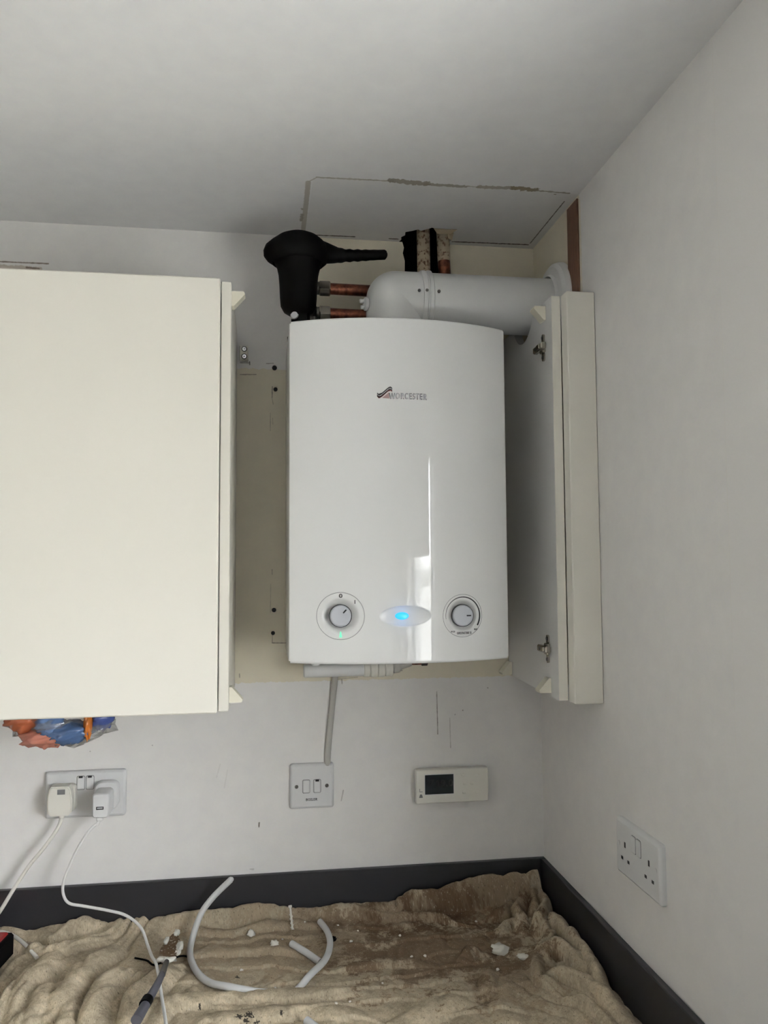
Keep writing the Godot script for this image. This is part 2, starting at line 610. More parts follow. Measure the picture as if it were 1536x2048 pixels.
	# crusted scraper blade
	var d4 := PackedByteArray()
	d4.resize(w0 * w0 * 3)
	for y in w0:
		for x in w0:
			var n := noise2.get_noise_2d(x * 5.0, y * 5.0) + noise.get_noise_2d(x * 3.0 + 90, y * 3.0) * 0.5
			var cc := Color(0.36, 0.27, 0.15).lerp(Color(0.25, 0.17, 0.08), clampf(n * 2.0, 0, 1))
			if n > 0.46:
				cc = Color(0.80, 0.78, 0.72)
			px(d4, w0, x, y, cc)
	var sc := mat("rusty blade", Color.WHITE, 0.75)
	sc.albedo_texture = tex(d4, w0, w0)
	sc.uv1_triplanar = true
	sc.uv1_scale = Vector3.ONE * 10.0
	var gl := mat("window glass", Color(1, 1, 1, 0.06), 0.02)
	gl.transparency = BaseMaterial3D.TRANSPARENCY_ALPHA
	var bl := mat("blind cloth", Color(0.82, 0.81, 0.78), 0.9)
	bl.backlight_enabled = true
	bl.backlight = Color(0.35, 0.34, 0.32)
	mat("frame white", Color(0.90, 0.90, 0.90), 0.35)
	mat("paving", Color(0.75, 0.745, 0.72), 0.9)
	mat("floor vinyl", Color(0.80, 0.785, 0.755), 0.5)

# ---------------------------------------------------------------- room
func wall_picture(kind: String, w: int, h: int) -> ImageTexture:
	# 1 pixel = 1 mm; back wall: x from -1.3, y down from the ceiling; right wall: z from 0; ceiling: z from 0
	var d := PackedByteArray()
	d.resize(w * h * 3)
	var white := Color(0.905, 0.897, 0.882)
	if kind == "ceiling":
		white = Color(0.915, 0.912, 0.905)
	var cream := Color(0.87, 0.84, 0.755)
	for y in h:
		for x in w:
			var n := noise2.get_noise_2d(x * 2.0, y * 2.0) * 0.012
			var ed := noise2.get_noise_2d(x * 5.0, y * 5.0) * 5.0
			var c := white
			var k := 0.0
			if kind == "back":
				var wx := x * 0.001 - 1.3
				var wy := CEIL - y * 0.001
				if wx + ed * 0.0006 > -0.487 or (wx > -0.66 and wy + ed * 0.0006 < 1.987):
					k = 1.0
				if wy + ed * 0.0005 < 1.364:
					k = 0.0
			elif kind == "right":
				var wz := x * 0.001
				var wy2 := CEIL - y * 0.001
				if wz + ed * 0.0004 < 0.256 and wy2 > 1.366:
					k = 1.0
			elif kind == "ceiling":
				var cx := x * 0.001 - 1.3
				var cz := y * 0.001
				if cx > -0.485 and cz < 0.256:
					c = Color(0.89, 0.886, 0.872)
			if k > 0.0:
				c = cream
			c = Color(c.r + n, c.g + n, c.b + n * 0.8)
			px(d, w, x, y, c)
	if kind == "back":
		var at := func(wx: float, wy: float) -> Vector2: return Vector2((wx + 1.3) * 1000.0, (CEIL - wy) * 1000.0)
		var dk := Color(0.30, 0.27, 0.23)
		for s in [[-0.2196, 1.3364, -0.2184, 1.252, 1.0, 0.8], [-0.1933, 1.283, -0.1922, 1.224, 0.8, 0.5], [-0.1133, 1.3414, -0.1128, 1.341, 1.6, 0.8], [-0.1662, 1.2978, -0.166, 1.2975, 1.5, 0.8],
				[-0.5729, 1.0957, -0.5735, 1.0875, 2.0, 0.9], [-0.4095, 1.1499, -0.4135, 1.1300, 1.5, 0.35], [-0.648, 1.210, -0.655, 1.185, 2.0, 0.07], [-0.634, 1.198, -0.640, 1.165, 1.5, 0.07], [-0.5897, 1.009, -0.583, 1.0085, 2.5, 0.2],
				[-0.583, 1.9755, -0.6145, 1.9745, 1.4, 0.7], [-0.596, 1.9985, -0.6146, 1.9985, 1.4, 0.5], [-0.5962, 2.001, -0.5958, 1.995, 1.5, 0.9], [-0.563, 1.9985, -0.549, 1.9995, 1.2, 0.6],
				[-0.5508, 1.952, -0.5512, 1.930, 1.3, 0.8], [-0.5515, 1.93, -0.5490, 1.916, 0.9, 0.5], [-0.5545, 1.898, -0.5545, 1.862, 0.9, 0.4], [-0.5500, 1.888, -0.5495, 1.875, 0.8, 0.35],
				[-0.5500, 1.585, -0.5498, 1.575, 1.0, 0.5], [-0.5525, 1.556, -0.5530, 1.50, 0.8, 0.3], [-0.5485, 1.460, -0.5492, 1.441, 1.0, 0.6], [-0.5492, 1.4405, -0.525, 1.4400, 1.2, 0.75],
				[-0.6125, 1.382, -0.6120, 1.375, 1.4, 0.5], [-0.4205, 1.3665, -0.3805, 1.3695, 1.2, 0.35], [-0.4120, 1.366, -0.4115, 1.3575, 1.6, 0.5],
				[-0.3850, 1.3780, -0.2900, 1.3805, 1.3, 0.5], [-0.1820, 1.2900, -0.1825, 1.2895, 1.2, 0.6], [-0.89, 1.2440, -0.8895, 1.2438, 1.5, 0.5], [-0.776, 1.2510, -0.7755, 1.2505, 1.5, 0.4],
				[-0.487, 2.235, -0.4872, 2.20, 1.2, 0.2]]:
			stroke(d, w, h, at.call(s[0], s[1]), at.call(s[2], s[3]), s[4], dk, s[5])
		# band of old brown varnish and paint left above the wall cupboard
		stroke(d, w, h, at.call(-1.10, 2.1825), at.call(-0.985, 2.1830), 2.2, Color(0.42, 0.36, 0.30), 0.8)
		stroke(d, w, h, at.call(-1.10, 2.173), at.call(-1.0, 2.172), 8.0, Color(0.74, 0.69, 0.62), 0.7)
		stroke(d, w, h, at.call(-1.025, 2.1735), at.call(-1.002, 2.1725), 3.0, Color(0.42, 0.36, 0.30), 0.7)
	elif kind == "right":
		stroke(d, w, h, Vector2(259, 12), Vector2(260, 210), 4.0, Color(0.87, 0.84, 0.755), 0.9)
	elif kind == "ceiling":
		var ca := func(cx: float, cz: float) -> Vector2: return Vector2((cx + 1.3) * 1000.0, cz * 1000.0)
		var gy := Color(0.66, 0.635, 0.575)
		var br := Color(0.56, 0.53, 0.46)
		stroke(d, w, h, ca.call(-0.4905, 0.010), ca.call(-0.4915, 0.238), 9.0, gy, 0.8, 0.06)
		stroke(d, w, h, ca.call(-0.497, 0.075), ca.call(-0.496, 0.105), 6.0, br, 0.8)
		stroke(d, w, h, ca.call(-0.497, 0.125), ca.call(-0.498, 0.130), 4.0, br, 0.7)
		stroke(d, w, h, ca.call(-0.4905, 0.240), ca.call(-0.478, 0.256), 2.5, gy, 0.7)
		stroke(d, w, h, ca.call(-0.478, 0.2565), ca.call(-0.345, 0.2605), 5.0, gy, 0.85)
		stroke(d, w, h, ca.call(-0.347, 0.2625), ca.call(-0.285, 0.2585), 15.0, br, 0.85)
		stroke(d, w, h, ca.call(-0.285, 0.2570), ca.call(-0.215, 0.2580), 9.0, br, 0.75)
		stroke(d, w, h, ca.call(-0.225, 0.2600), ca.call(-0.19, 0.2590), 4.0, gy, 0.8)
		stroke(d, w, h, ca.call(-0.19, 0.2595), ca.call(-0.125, 0.2635), 11.0, br, 0.8)
		stroke(d, w, h, ca.call(-0.125, 0.2645), ca.call(-0.085, 0.2620), 13.0, Color(0.50, 0.46, 0.36), 0.9)
		stroke(d, w, h, ca.call(-0.085, 0.2600), ca.call(-0.020, 0.2580), 5.0, br, 0.7)
		stroke(d, w, h, ca.call(-0.0451, 0.2502), ca.call(-0.0430, 0.2500), 3.0, br, 0.9)
		stroke(d, w, h, ca.call(-0.485, 0.010), ca.call(-0.385, 0.013), 4.0, Color(0.24, 0.21, 0.18), 0.9)
		stroke(d, w, h, ca.call(-0.312, 0.012), ca.call(-0.295, 0.013), 4.0, Color(0.24, 0.21, 0.18), 0.8)
		stroke(d, w, h, ca.call(-0.18, 0.015), ca.call(-0.018, 0.020), 4.5, Color(0.22, 0.19, 0.16), 0.9)
		stroke(d, w, h, ca.call(-0.016, 0.028), ca.call(-0.0165, 0.225), 1.8, Color(0.25, 0.22, 0.19), 0.85)
	return tex(d, w, h)

func picture_mat(called: String, t: Texture2D, rough: float) -> StandardMaterial3D:
	var m := mat(called, Color.WHITE, rough)
	m.albedo_texture = t
	return m

func build_room() -> void:
	# floor
	var st := st_new()
	span(st, Vector3(ROOM_L - 0.15, -0.12, -0.15), Vector3(0.15, 0.0, ROOM_Z + 0.15))
	struct("floor", st, M["floor vinyl"])
	# back wall: the painted region with the chased slot at the ceiling, then the plain rest behind it
	var poly := PackedVector2Array([Vector2(-1.3, TOP - 0.1), Vector2(0, TOP - 0.1), Vector2(0, CEIL)])
	for v in [[-0.186, 0.0], [-0.185, -0.012], [-0.1885, -0.022], [-0.187, -0.030], [-0.1965, -0.036], [-0.1960, -0.150], [-0.279, -0.150], [-0.278, -0.040], [-0.282, -0.024], [-0.2795, -0.012], [-0.283, 0.0]]:
		poly.append(Vector2(v[0], CEIL + v[1]))
	poly.append(Vector2(-1.3, CEIL))
	st = st_new()
	plate(st, poly, func(v: Vector2) -> Vector3: return Vector3(v.x, v.y, 0), Vector3(0, 0, 1), 0.012, func(v: Vector2) -> Vector2: return Vector2((v.x + 1.3) / 1.3, (CEIL - v.y) / 1.464))
	var back := struct("wall_back", st, picture_mat("back wall paint", wall_picture("back", 1300, 1464), 0.55))
	st = st_new()
	span(st, Vector3(ROOM_L - 0.15, 0, -0.15), Vector3(-1.3, CEIL, 0))
	span(st, Vector3(-1.3, 0, -0.15), Vector3(0.15, TOP - 0.1, 0))
	span(st, Vector3(-1.3, TOP - 0.1, -0.15), Vector3(0.15, CEIL + 0.3, -0.095))
	span(st, Vector3(-1.3, TOP - 0.1, -0.094), Vector3(-0.283, CEIL, -0.0125))
	span(st, Vector3(-0.185, TOP - 0.1, -0.094), Vector3(0.0, CEIL, -0.0125))
	struct("plain_wall", st, M["wall paint"], back)
	st = st_new()
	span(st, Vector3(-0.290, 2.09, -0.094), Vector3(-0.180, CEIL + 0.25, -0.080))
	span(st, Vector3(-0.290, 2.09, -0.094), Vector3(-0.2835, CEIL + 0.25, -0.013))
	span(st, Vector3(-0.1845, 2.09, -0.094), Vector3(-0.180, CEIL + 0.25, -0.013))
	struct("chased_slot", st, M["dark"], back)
	# ceiling with the broken hole for the pipes
	var cp := PackedVector2Array([Vector2(-1.3, 0), Vector2(-0.290, 0)])
	for v in [[-0.287, 0.012], [-0.291, 0.022], [-0.283, 0.034], [-0.285, 0.050], [-0.272, 0.058], [-0.262, 0.066], [-0.255, 0.060], [-0.243, 0.071], [-0.236, 0.078], [-0.226, 0.074], [-0.214, 0.066], [-0.204, 0.072], [-0.196, 0.066], [-0.187, 0.060], [-0.190, 0.045], [-0.183, 0.030], [-0.186, 0.012], [-0.181, 0.0]]:
		cp.append(Vector2(v[0], v[1]))
	cp.append_array([Vector2(0, 0), Vector2(0, 1.0), Vector2(-1.3, 1.0)])
	st = st_new()
	plate(st, cp, func(v: Vector2) -> Vector3: return Vector3(v.x, CEIL, v.y), Vector3(0, -1, 0), 0.0125, func(v: Vector2) -> Vector2: return Vector2((v.x + 1.3) / 1.3, v.y))
	var ceil := struct("ceiling", st, picture_mat("ceiling picture", wall_picture("ceiling", 1300, 1000), 0.7))
	st = st_new()
	span(st, Vector3(ROOM_L - 0.15, CEIL, -0.15), Vector3(-1.3, CEIL + 0.15, ROOM_Z + 0.15))
	span(st, Vector3(-1.3, CEIL, 1.0), Vector3(0.15, CEIL + 0.15, ROOM_Z + 0.15))
	span(st, Vector3(-1.3, CEIL + 0.0135, 0.11), Vector3(0.15, CEIL + 0.15, 1.0))
	span(st, Vector3(-1.3, CEIL + 0.0135, -0.09), Vector3(-0.31, CEIL + 0.15, 0.11))
	span(st, Vector3(-0.16, CEIL + 0.0135, -0.09), Vector3(0.15, CEIL + 0.15, 0.11))
	struct("plain_ceiling", st, M["ceiling paint"], ceil)
	st = st_new()
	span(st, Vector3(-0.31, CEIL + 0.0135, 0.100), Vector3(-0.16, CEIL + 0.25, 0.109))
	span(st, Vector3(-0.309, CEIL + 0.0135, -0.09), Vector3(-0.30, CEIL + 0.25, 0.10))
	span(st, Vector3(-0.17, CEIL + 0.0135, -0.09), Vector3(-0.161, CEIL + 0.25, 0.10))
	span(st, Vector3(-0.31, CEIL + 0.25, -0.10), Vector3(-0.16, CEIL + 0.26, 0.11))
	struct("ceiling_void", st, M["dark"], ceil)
	# torn paper and plaster round the hole
	for f in [[Vector3(-0.232, CEIL - 0.001, 0.076), Vector3(-0.186, CEIL - 0.004, 0.083), Vector3(-0.196, CEIL - 0.007, 0.068), Vector3(-0.222, CEIL - 0.006, 0.064)],
			[Vector3(-0.203, CEIL - 0.001, 0.070), Vector3(-0.188, CEIL - 0.002, 0.062), Vector3(-0.191, CEIL - 0.016, 0.058), Vector3(-0.200, CEIL - 0.012, 0.062)]]:
		st = st_new()
		st.set_smooth_group(-1)
		var lift := Vector3(0.0006, 0.0012, -0.0006)
		face(st, f, Vector3(0, -1, 0.3))
		var g := []
		for v in f:
			g.append(v + lift)
		face(st, g, Vector3(0, 1, -0.3))
		for i in 4:
			face(st, [f[i], f[(i + 1) % 4], g[(i + 1) % 4], g[i]], f[i] - (f[0] + f[2]) * 0.5)
		struct("torn_paper", st, M["torn paper"], ceil)
	# right wall with the window opening
	var wz0 := 0.90
	var wz1 := 2.06
	var wy0 := 1.06
	var wy1 := 1.965
	st = st_new()
	plate(st, PackedVector2Array([Vector2(0, TOP - 0.1), Vector2(0.7, TOP - 0.1), Vector2(0.7, CEIL), Vector2(0, CEIL)]), func(v: Vector2) -> Vector3: return Vector3(0, v.y, v.x), Vector3(-1, 0, 0), 0.01, func(v: Vector2) -> Vector2: return Vector2(v.x / 0.7, (CEIL - v.y) / 1.464))
	var right := struct("wall_right", st, picture_mat("right wall paint", wall_picture("right", 700, 1464), 0.55))
	st = st_new()
	span(st, Vector3(0.0105, 0, -0.094), Vector3(0.26, CEIL, 0.7))
	span(st, Vector3(0, 0, 0), Vector3(0.0105, TOP - 0.1, 0.7))
	span(st, Vector3(0, 0, 0.7), Vector3(0.26, CEIL, wz0))
	span(st, Vector3(0, 0, wz0), Vector3(0.26, wy0, wz1))
	span(st, Vector3(0, wy1, wz0), Vector3(0.26, CEIL, wz1))
	span(st, Vector3(0, 0, wz1), Vector3(0.26, CEIL, ROOM_Z + 0.15))
	struct("plain_wall", st, M["wall paint"], right)
	# window in it
	var win := Node3D.new()
	win.name = "window_1"
	add_child(win)
	win.position = Vector3(0.16, wy0, wz0)
	win.set_meta("kind", "structure")
	var ww := wz1 - wz0
	var wh := wy1 - wy0
	st = st_new()
	span(st, Vector3(-0.03, 0, 0), Vector3(0.03, 0.055, ww), 0.004)
	span(st, Vector3(-0.03, wh - 0.055, 0), Vector3(0.03, wh, ww), 0.004)
	span(st, Vector3(-0.03, 0.055, 0), Vector3(0.03, wh - 0.055, 0.055), 0.004)
	span(st, Vector3(-0.03, 0.055, ww - 0.055), Vector3(0.03, wh - 0.055, ww), 0.004)
	struct("window_frame", st, M["frame white"], win)
	st = st_new()
	span(st, Vector3(-0.03, 0.055, 0.30), Vector3(0.03, wh - 0.055, 0.37), 0.004)
	struct("mullion", st, M["frame white"], win)
	for q in [[0.05, 0.305], [0.365, ww - 0.05]]:
		st = st_new()
		span(st, Vector3(-0.003, 0.05, q[0]), Vector3(0.003, wh - 0.05, q[1]))
		struct("pane", st, M["window glass"], win)
	st = st_new()
	span(st, Vector3(-0.175, 0.0, 0.002), Vector3(-0.03, 0.018, ww - 0.002), 0.004)
	struct("window_sill", st, M["frame white"], win)
	# roller blind half down over the wide pane
	var rbn := thing("roller_blind", "white roller blind half drawn over the wide window pane", "blind", Vector3(0.10, wy1 - 0.03, wz0 + 0.72))
	st = st_new()
	rod(st, Vector3(0, 0.004, -0.36), Vector3(0, 0.004, 0.40), 0.018, 20)
	obj("roller", st, M["blind cloth"], rbn)
	st = st_new()
	box(st, Vector3(0.016, -0.15, 0.02), Vector3(0.0008, 0.30, 0.74))
	obj("fabric", st, M["blind cloth"], rbn)
	st = st_new()
	box(st, Vector3(0.016, -0.305, 0.02), Vector3(0.010, 0.022, 0.74), 0.003)
	obj("hem_bar", st, M["frame white"], rbn)
	# other walls
	st = st_new()
	span(st, Vector3(ROOM_L - 0.15, 0, 0), Vector3(ROOM_L, CEIL, ROOM_Z + 0.15))
	struct("wall_left", st, M["wall paint"])
	st = st_new()
	span(st, Vector3(ROOM_L, 0, ROOM_Z), Vector3(0, CEIL, ROOM_Z + 0.15))
	struct("wall_front", st, M["wall paint"])
	# ground outside
	st = st_new()
	span(st, Vector3(-30, -0.25, -40), Vector3(60, -0.125, 60))
	struct("ground", st, M["paving"])
	# worktop, upstands, base units
	st = st_new()
	span(st, Vector3(ROOM_L, TOP - 0.038, 0.0), Vector3(0, TOP, 0.62), 0.003)
	span(st, Vector3(-0.5, TOP - 0.038, 0.6205), Vector3(0, TOP, 1.5), 0.003)
	var wt := obj("worktop", st, M["worktop"])
	tag(wt, "dark grey worktop hidden under the dust sheet", "worktop")
	st = st_new()
	span(st, Vector3(ROOM_L, TOP, 0.0), Vector3(0, 1.0, 0.012), 0.0015)
	struct("trim_1", st, M["upstand"])
	st = st_new()
	span(st, Vector3(-0.012, TOP, 0.012), Vector3(0, 1.0, 1.5), 0.0015)
	struct("trim_2", st, M["upstand"])
	var bu := thing("base_unit", "cream base unit below the dust-sheeted worktop", "cabinet", Vector3(-0.87, 0, 0.28))
	st = st_new()
	span(st, Vector3(-0.86, 0.10, -0.27), Vector3(0.86, TOP - 0.038, 0.28))
	span(st, Vector3(-0.86, 0.0, -0.27), Vector3(0.86, 0.10, 0.22))
	obj("body", st, M["white laminate"], bu)
	for k in 3:
		st = st_new()
		span(st, Vector3(-0.85 + k * 0.41, 0.12, 0.281), Vector3(-0.445 + k * 0.41, TOP - 0.05, 0.299), 0.002)
		obj("door", st, M["cream laminate"], bu)
	bu = thing("base_unit", "cream base unit below the window", "cabinet", Vector3(-0.24, 0, 1.05))
	st = st_new()
	span(st, Vector3(-0.2, 0.10, -0.42), Vector3(0.235, TOP - 0.038, 0.44))
	span(st, Vector3(-0.15, 0.0, -0.42), Vector3(0.235, 0.10, 0.44))
	obj("body", st, M["white laminate"], bu)
	# wooden batten left on the right wall where a cupboard side was scribed
	st = st_new()
	span(st, Vector3(-0.004, 2.052, 0.205), Vector3(0, CEIL - 0.006, 0.254), 0.001)
	tag(obj("wooden_batten", st, M["brown wood"]), "bare brown wooden batten upright on the wall above the narrow cupboard filler", "batten")

# ---------------------------------------------------------------- left wall cupboard
func corner_block(called: String, at: Vector3, turn: float, flip: float, parent: Node) -> void:
	# a moulded triangular fixing block: back on the cupboard side
	var st := st_new()
	var p := PackedVector2Array([Vector2(0, 0.0125), Vector2(0.020, 0.0125), Vector2(0.022, 0.008), Vector2(0.004, -0.0125), Vector2(0, -0.0125)])
	var b := Basis(Vector3.UP, turn)
	plate(st, p, func(v: Vector2) -> Vector3: return at + b * Vector3(v.x, v.y * flip, 0.011), b * Vector3(0, 0, 1), 0.022)
	st.set_smooth_group(-1)
	obj(called, st, M["cream plastic"], parent)

func build_left_cabinet() -> void:
	var c := thing("wall_cupboard", "closed cream wall cupboard with plain slab door, left of the boiler", "cupboard", Vector3(-0.92, 1.36, 0))
	var st := st_new()
	span(st, Vector3(-0.285, 0.002, 0.001), Vector3(0.2825, 0.018, 0.288))
	span(st, Vector3(-0.285, 0.683, 0.001), Vector3(0.2825, 0.699, 0.288))
	span(st, Vector3(-0.285, 0.018, 0.001), Vector3(0.2825, 0.683, 0.006))
	obj("body", st, M["white laminate"], c)
	for s in [-1, 1]:
		st = st_new()
		var x0 := 0.283 if s > 0 else -0.301
		span(st, Vector3(x0, 0, 0.0005), Vector3(x0 + 0.0165, 0.7005, 0.290), 0.0012)
		obj("side_panel", st, M["cream laminate"], c)
	st = st_new()
	span(st, Vector3(-0.30, 0.001, 0.2925), Vector3(0.2826, 0.6985, 0.3125), 0.002)
	obj("door", st, M["cream laminate"], c)
	corner_block("corner_block", Vector3(0.2995, 0.678, 0.262), 0.0, 1.0, c)
	corner_block("corner_block", Vector3(0.2995, 0.022, 0.256), 0.0, -1.0, c)
	# bag hanging under it
	var bag := thing("plastic_bag", "crumpled clear plastic bag with blue and orange print, hanging under the closed cupboard", "bag", Vector3(-0.889, 1.36, 0.205))
	var parts := [
		["film", Color(0.72, 0.72, 0.70), Vector3(0.000, -0.024, 0.010), Vector3(0.066, 0.030, 0.042), 3],
		["orange_wrap", Color(0.66, 0.36, 0.24), Vector3(-0.052, -0.012, 0.022), Vector3(0.032, 0.022, 0.030), 21],
		["orange_wrap", Color(0.70, 0.45, 0.38), Vector3(-0.020, -0.040, 0.026), Vector3(0.040, 0.016, 0.030), 31],
		["blue_wrap", Color(0.27, 0.36, 0.50), Vector3(0.008, -0.032, 0.036), Vector3(0.042, 0.017, 0.026), 41],
		["blue_wrap", Color(0.36, 0.46, 0.62), Vector3(-0.012, -0.018, 0.040), Vector3(0.020, 0.020, 0.018), 45],
		["blue_wrap", Color(0.24, 0.30, 0.52), Vector3(0.062, -0.010, 0.022), Vector3(0.020, 0.022, 0.026), 51],
		["orange_strap", Color(0.72, 0.42, 0.18), Vector3(0.046, -0.020, 0.046), Vector3(0.006, 0.022, 0.012), 61]]
	for q in parts:
		st = st_new()
		lump(st, q[2], q[3], q[4], 0.30 if q[0] != "film" else 0.45, 30, 16)
		var m := mat("bag %d" % q[4], q[1], 0.22)
		if q[0] == "film":
			m.albedo_color.a = 0.25
			m.transparency = BaseMaterial3D.TRANSPARENCY_ALPHA
			m.roughness = 0.1
		obj(q[0], st, m, bag)

# an irregular crumpled lump
func lump(st: SurfaceTool, c: Vector3, s: Vector3, sd: int, rough := 0.3, nu := 22, nv := 12) -> void:
	var pts := []
	for j in nv + 1:
		var row := []
		var th := PI * j / nv
		for i in nu:
			var ph := TAU * i / nu
			var d := Vector3(sin(th) * cos(ph), cos(th), sin(th) * sin(ph))
			var k := 1.0 + rough * (noise2.get_noise_3d(d.x * 130 + sd * 37, d.y * 130, d.z * 130) * 1.2 + absf(noise.get_noise_3d(d.x * 240, d.y * 240 + sd * 11, d.z * 240)) * 1.4 - 0.2)
			row.append(c + d * s * k)
		pts.append(row)
	st.set_smooth_group(0)
	for j in nv:
		for i in nu:
			var i1 := (i + 1) % nu
			var o: Vector3 = pts[j][i] + pts[j + 1][i1] - c * 2.0
			if j > 0:
				tri(st, pts[j][i], pts[j][i1], pts[j + 1][i1], o)
			if j < nv - 1:
				tri(st, pts[j][i], pts[j + 1][i1], pts[j + 1][i], o)

# ---------------------------------------------------------------- right cupboard side
func build_right_gable() -> void:
	var c := thing("open_cupboard", "side of a dismantled cupboard with hinge plates and flue notch, right of the boiler", "cupboard", Vector3(-0.068, 1.36, 0))
	var p := PackedVector2Array([Vector2(0.001, 0.008), Vector2(0.286, 0.0), Vector2(0.286, 0.702), Vector2(0.192, 0.702)])
	# notch cut round the flue
	var n := 16
	for k in n + 1:
		var a := lerpf(deg_to_rad(-22), deg_to_rad(-158), float(k) / n)
		p.append(Vector2(0.129 + cos(a) * 0.064, 0.728 + sin(a) * 0.068))
	p.append(Vector2(0.066, 0.702))
	p.append(Vector2(0.001, 0.702))
	var st := st_new()
	plate(st, p, func(v: Vector2) -> Vector3: return Vector3(0, v.y, v.x), Vector3(-1, 0, 0), 0.016)
	obj("panel", st, M["white laminate"], c)
	st = st_new()
	span(st, Vector3(0.0, 0.0, 0.2862), Vector3(0.016, 0.702, 0.2876), 0.0003)
	obj("front_edging", st, M["cream laminate"], c)
	for y in [0.620, 0.0826]:
		hinge_plate(c, Vector3(0, y, 0.246 if y > 0.3 else 0.240))
	corner_block("corner_block", Vector3(-0.0005, 0.680, 0.248), PI, 1.0, c)
	corner_block("corner_block", Vector3(-0.0005, 0.020, 0.240), PI, -1.0, c)
	corner_block("corner_block", Vector3(-0.0005, 0.022, 0.014), PI, -1.0, c)
	# filler between the side and the wall
	st = st_new()
	span(st, Vector3(-0.0512, 1.3575, 0.288), Vector3(-0.0005, 2.062, 0.316), 0.0015)
	tag(obj("cupboard_filler", st, M["cream laminate"]), "narrow cream upright filler board between cupboard side and right wall", "filler")

func hinge_plate(parent: Node, at: Vector3) -> void:
	var h := Node3D.new()
	h.name = "hinge_plate"
	parent.add_child(h, true)
	h.position = at
	var st := st_new()
	for s in [-1.0, 1.0]:
		plate(st, round_rect(0, s * 0.0165, 0.010, 0.016, 0.0045), func(v: Vector2) -> Vector3: return Vector3(-0.003, v.y, v.x), Vector3(-1, 0, 0), 0.003)
	box(st, Vector3(-0.003, 0, 0), Vector3(0.006, 0.020, 0.018), 0.0015)
	obj("wing", st, M["nickel"], h)
	st = st_new()
	box(st, Vector3(-0.0075, 0.0, -0.004), Vector3(0.010, 0.0120, 0.046), 0.002)
	box(st, Vector3(-0.0125, 0.0, 0.004), Vector3(0.004, 0.009, 0.014), 0.001)
	obj("cam_body", st, M["nickel"], h)
	for s in [[0.018, 0.0, 0.003], [-0.018, 0.0, 0.003], [0.0, -0.013, 0.012]]:
		st = st_new()
		rod(st, Vector3(-s[2], s[0], s[1]), Vector3(-s[2] - 0.0016, s[0], s[1]), 0.0034, 12, 0.0006)
		box(st, Vector3(-s[2] - 0.0016, s[0], s[1]), Vector3(0.0006, 0.004, 0.0008))
		obj("screw", st, M["dull steel"], h)

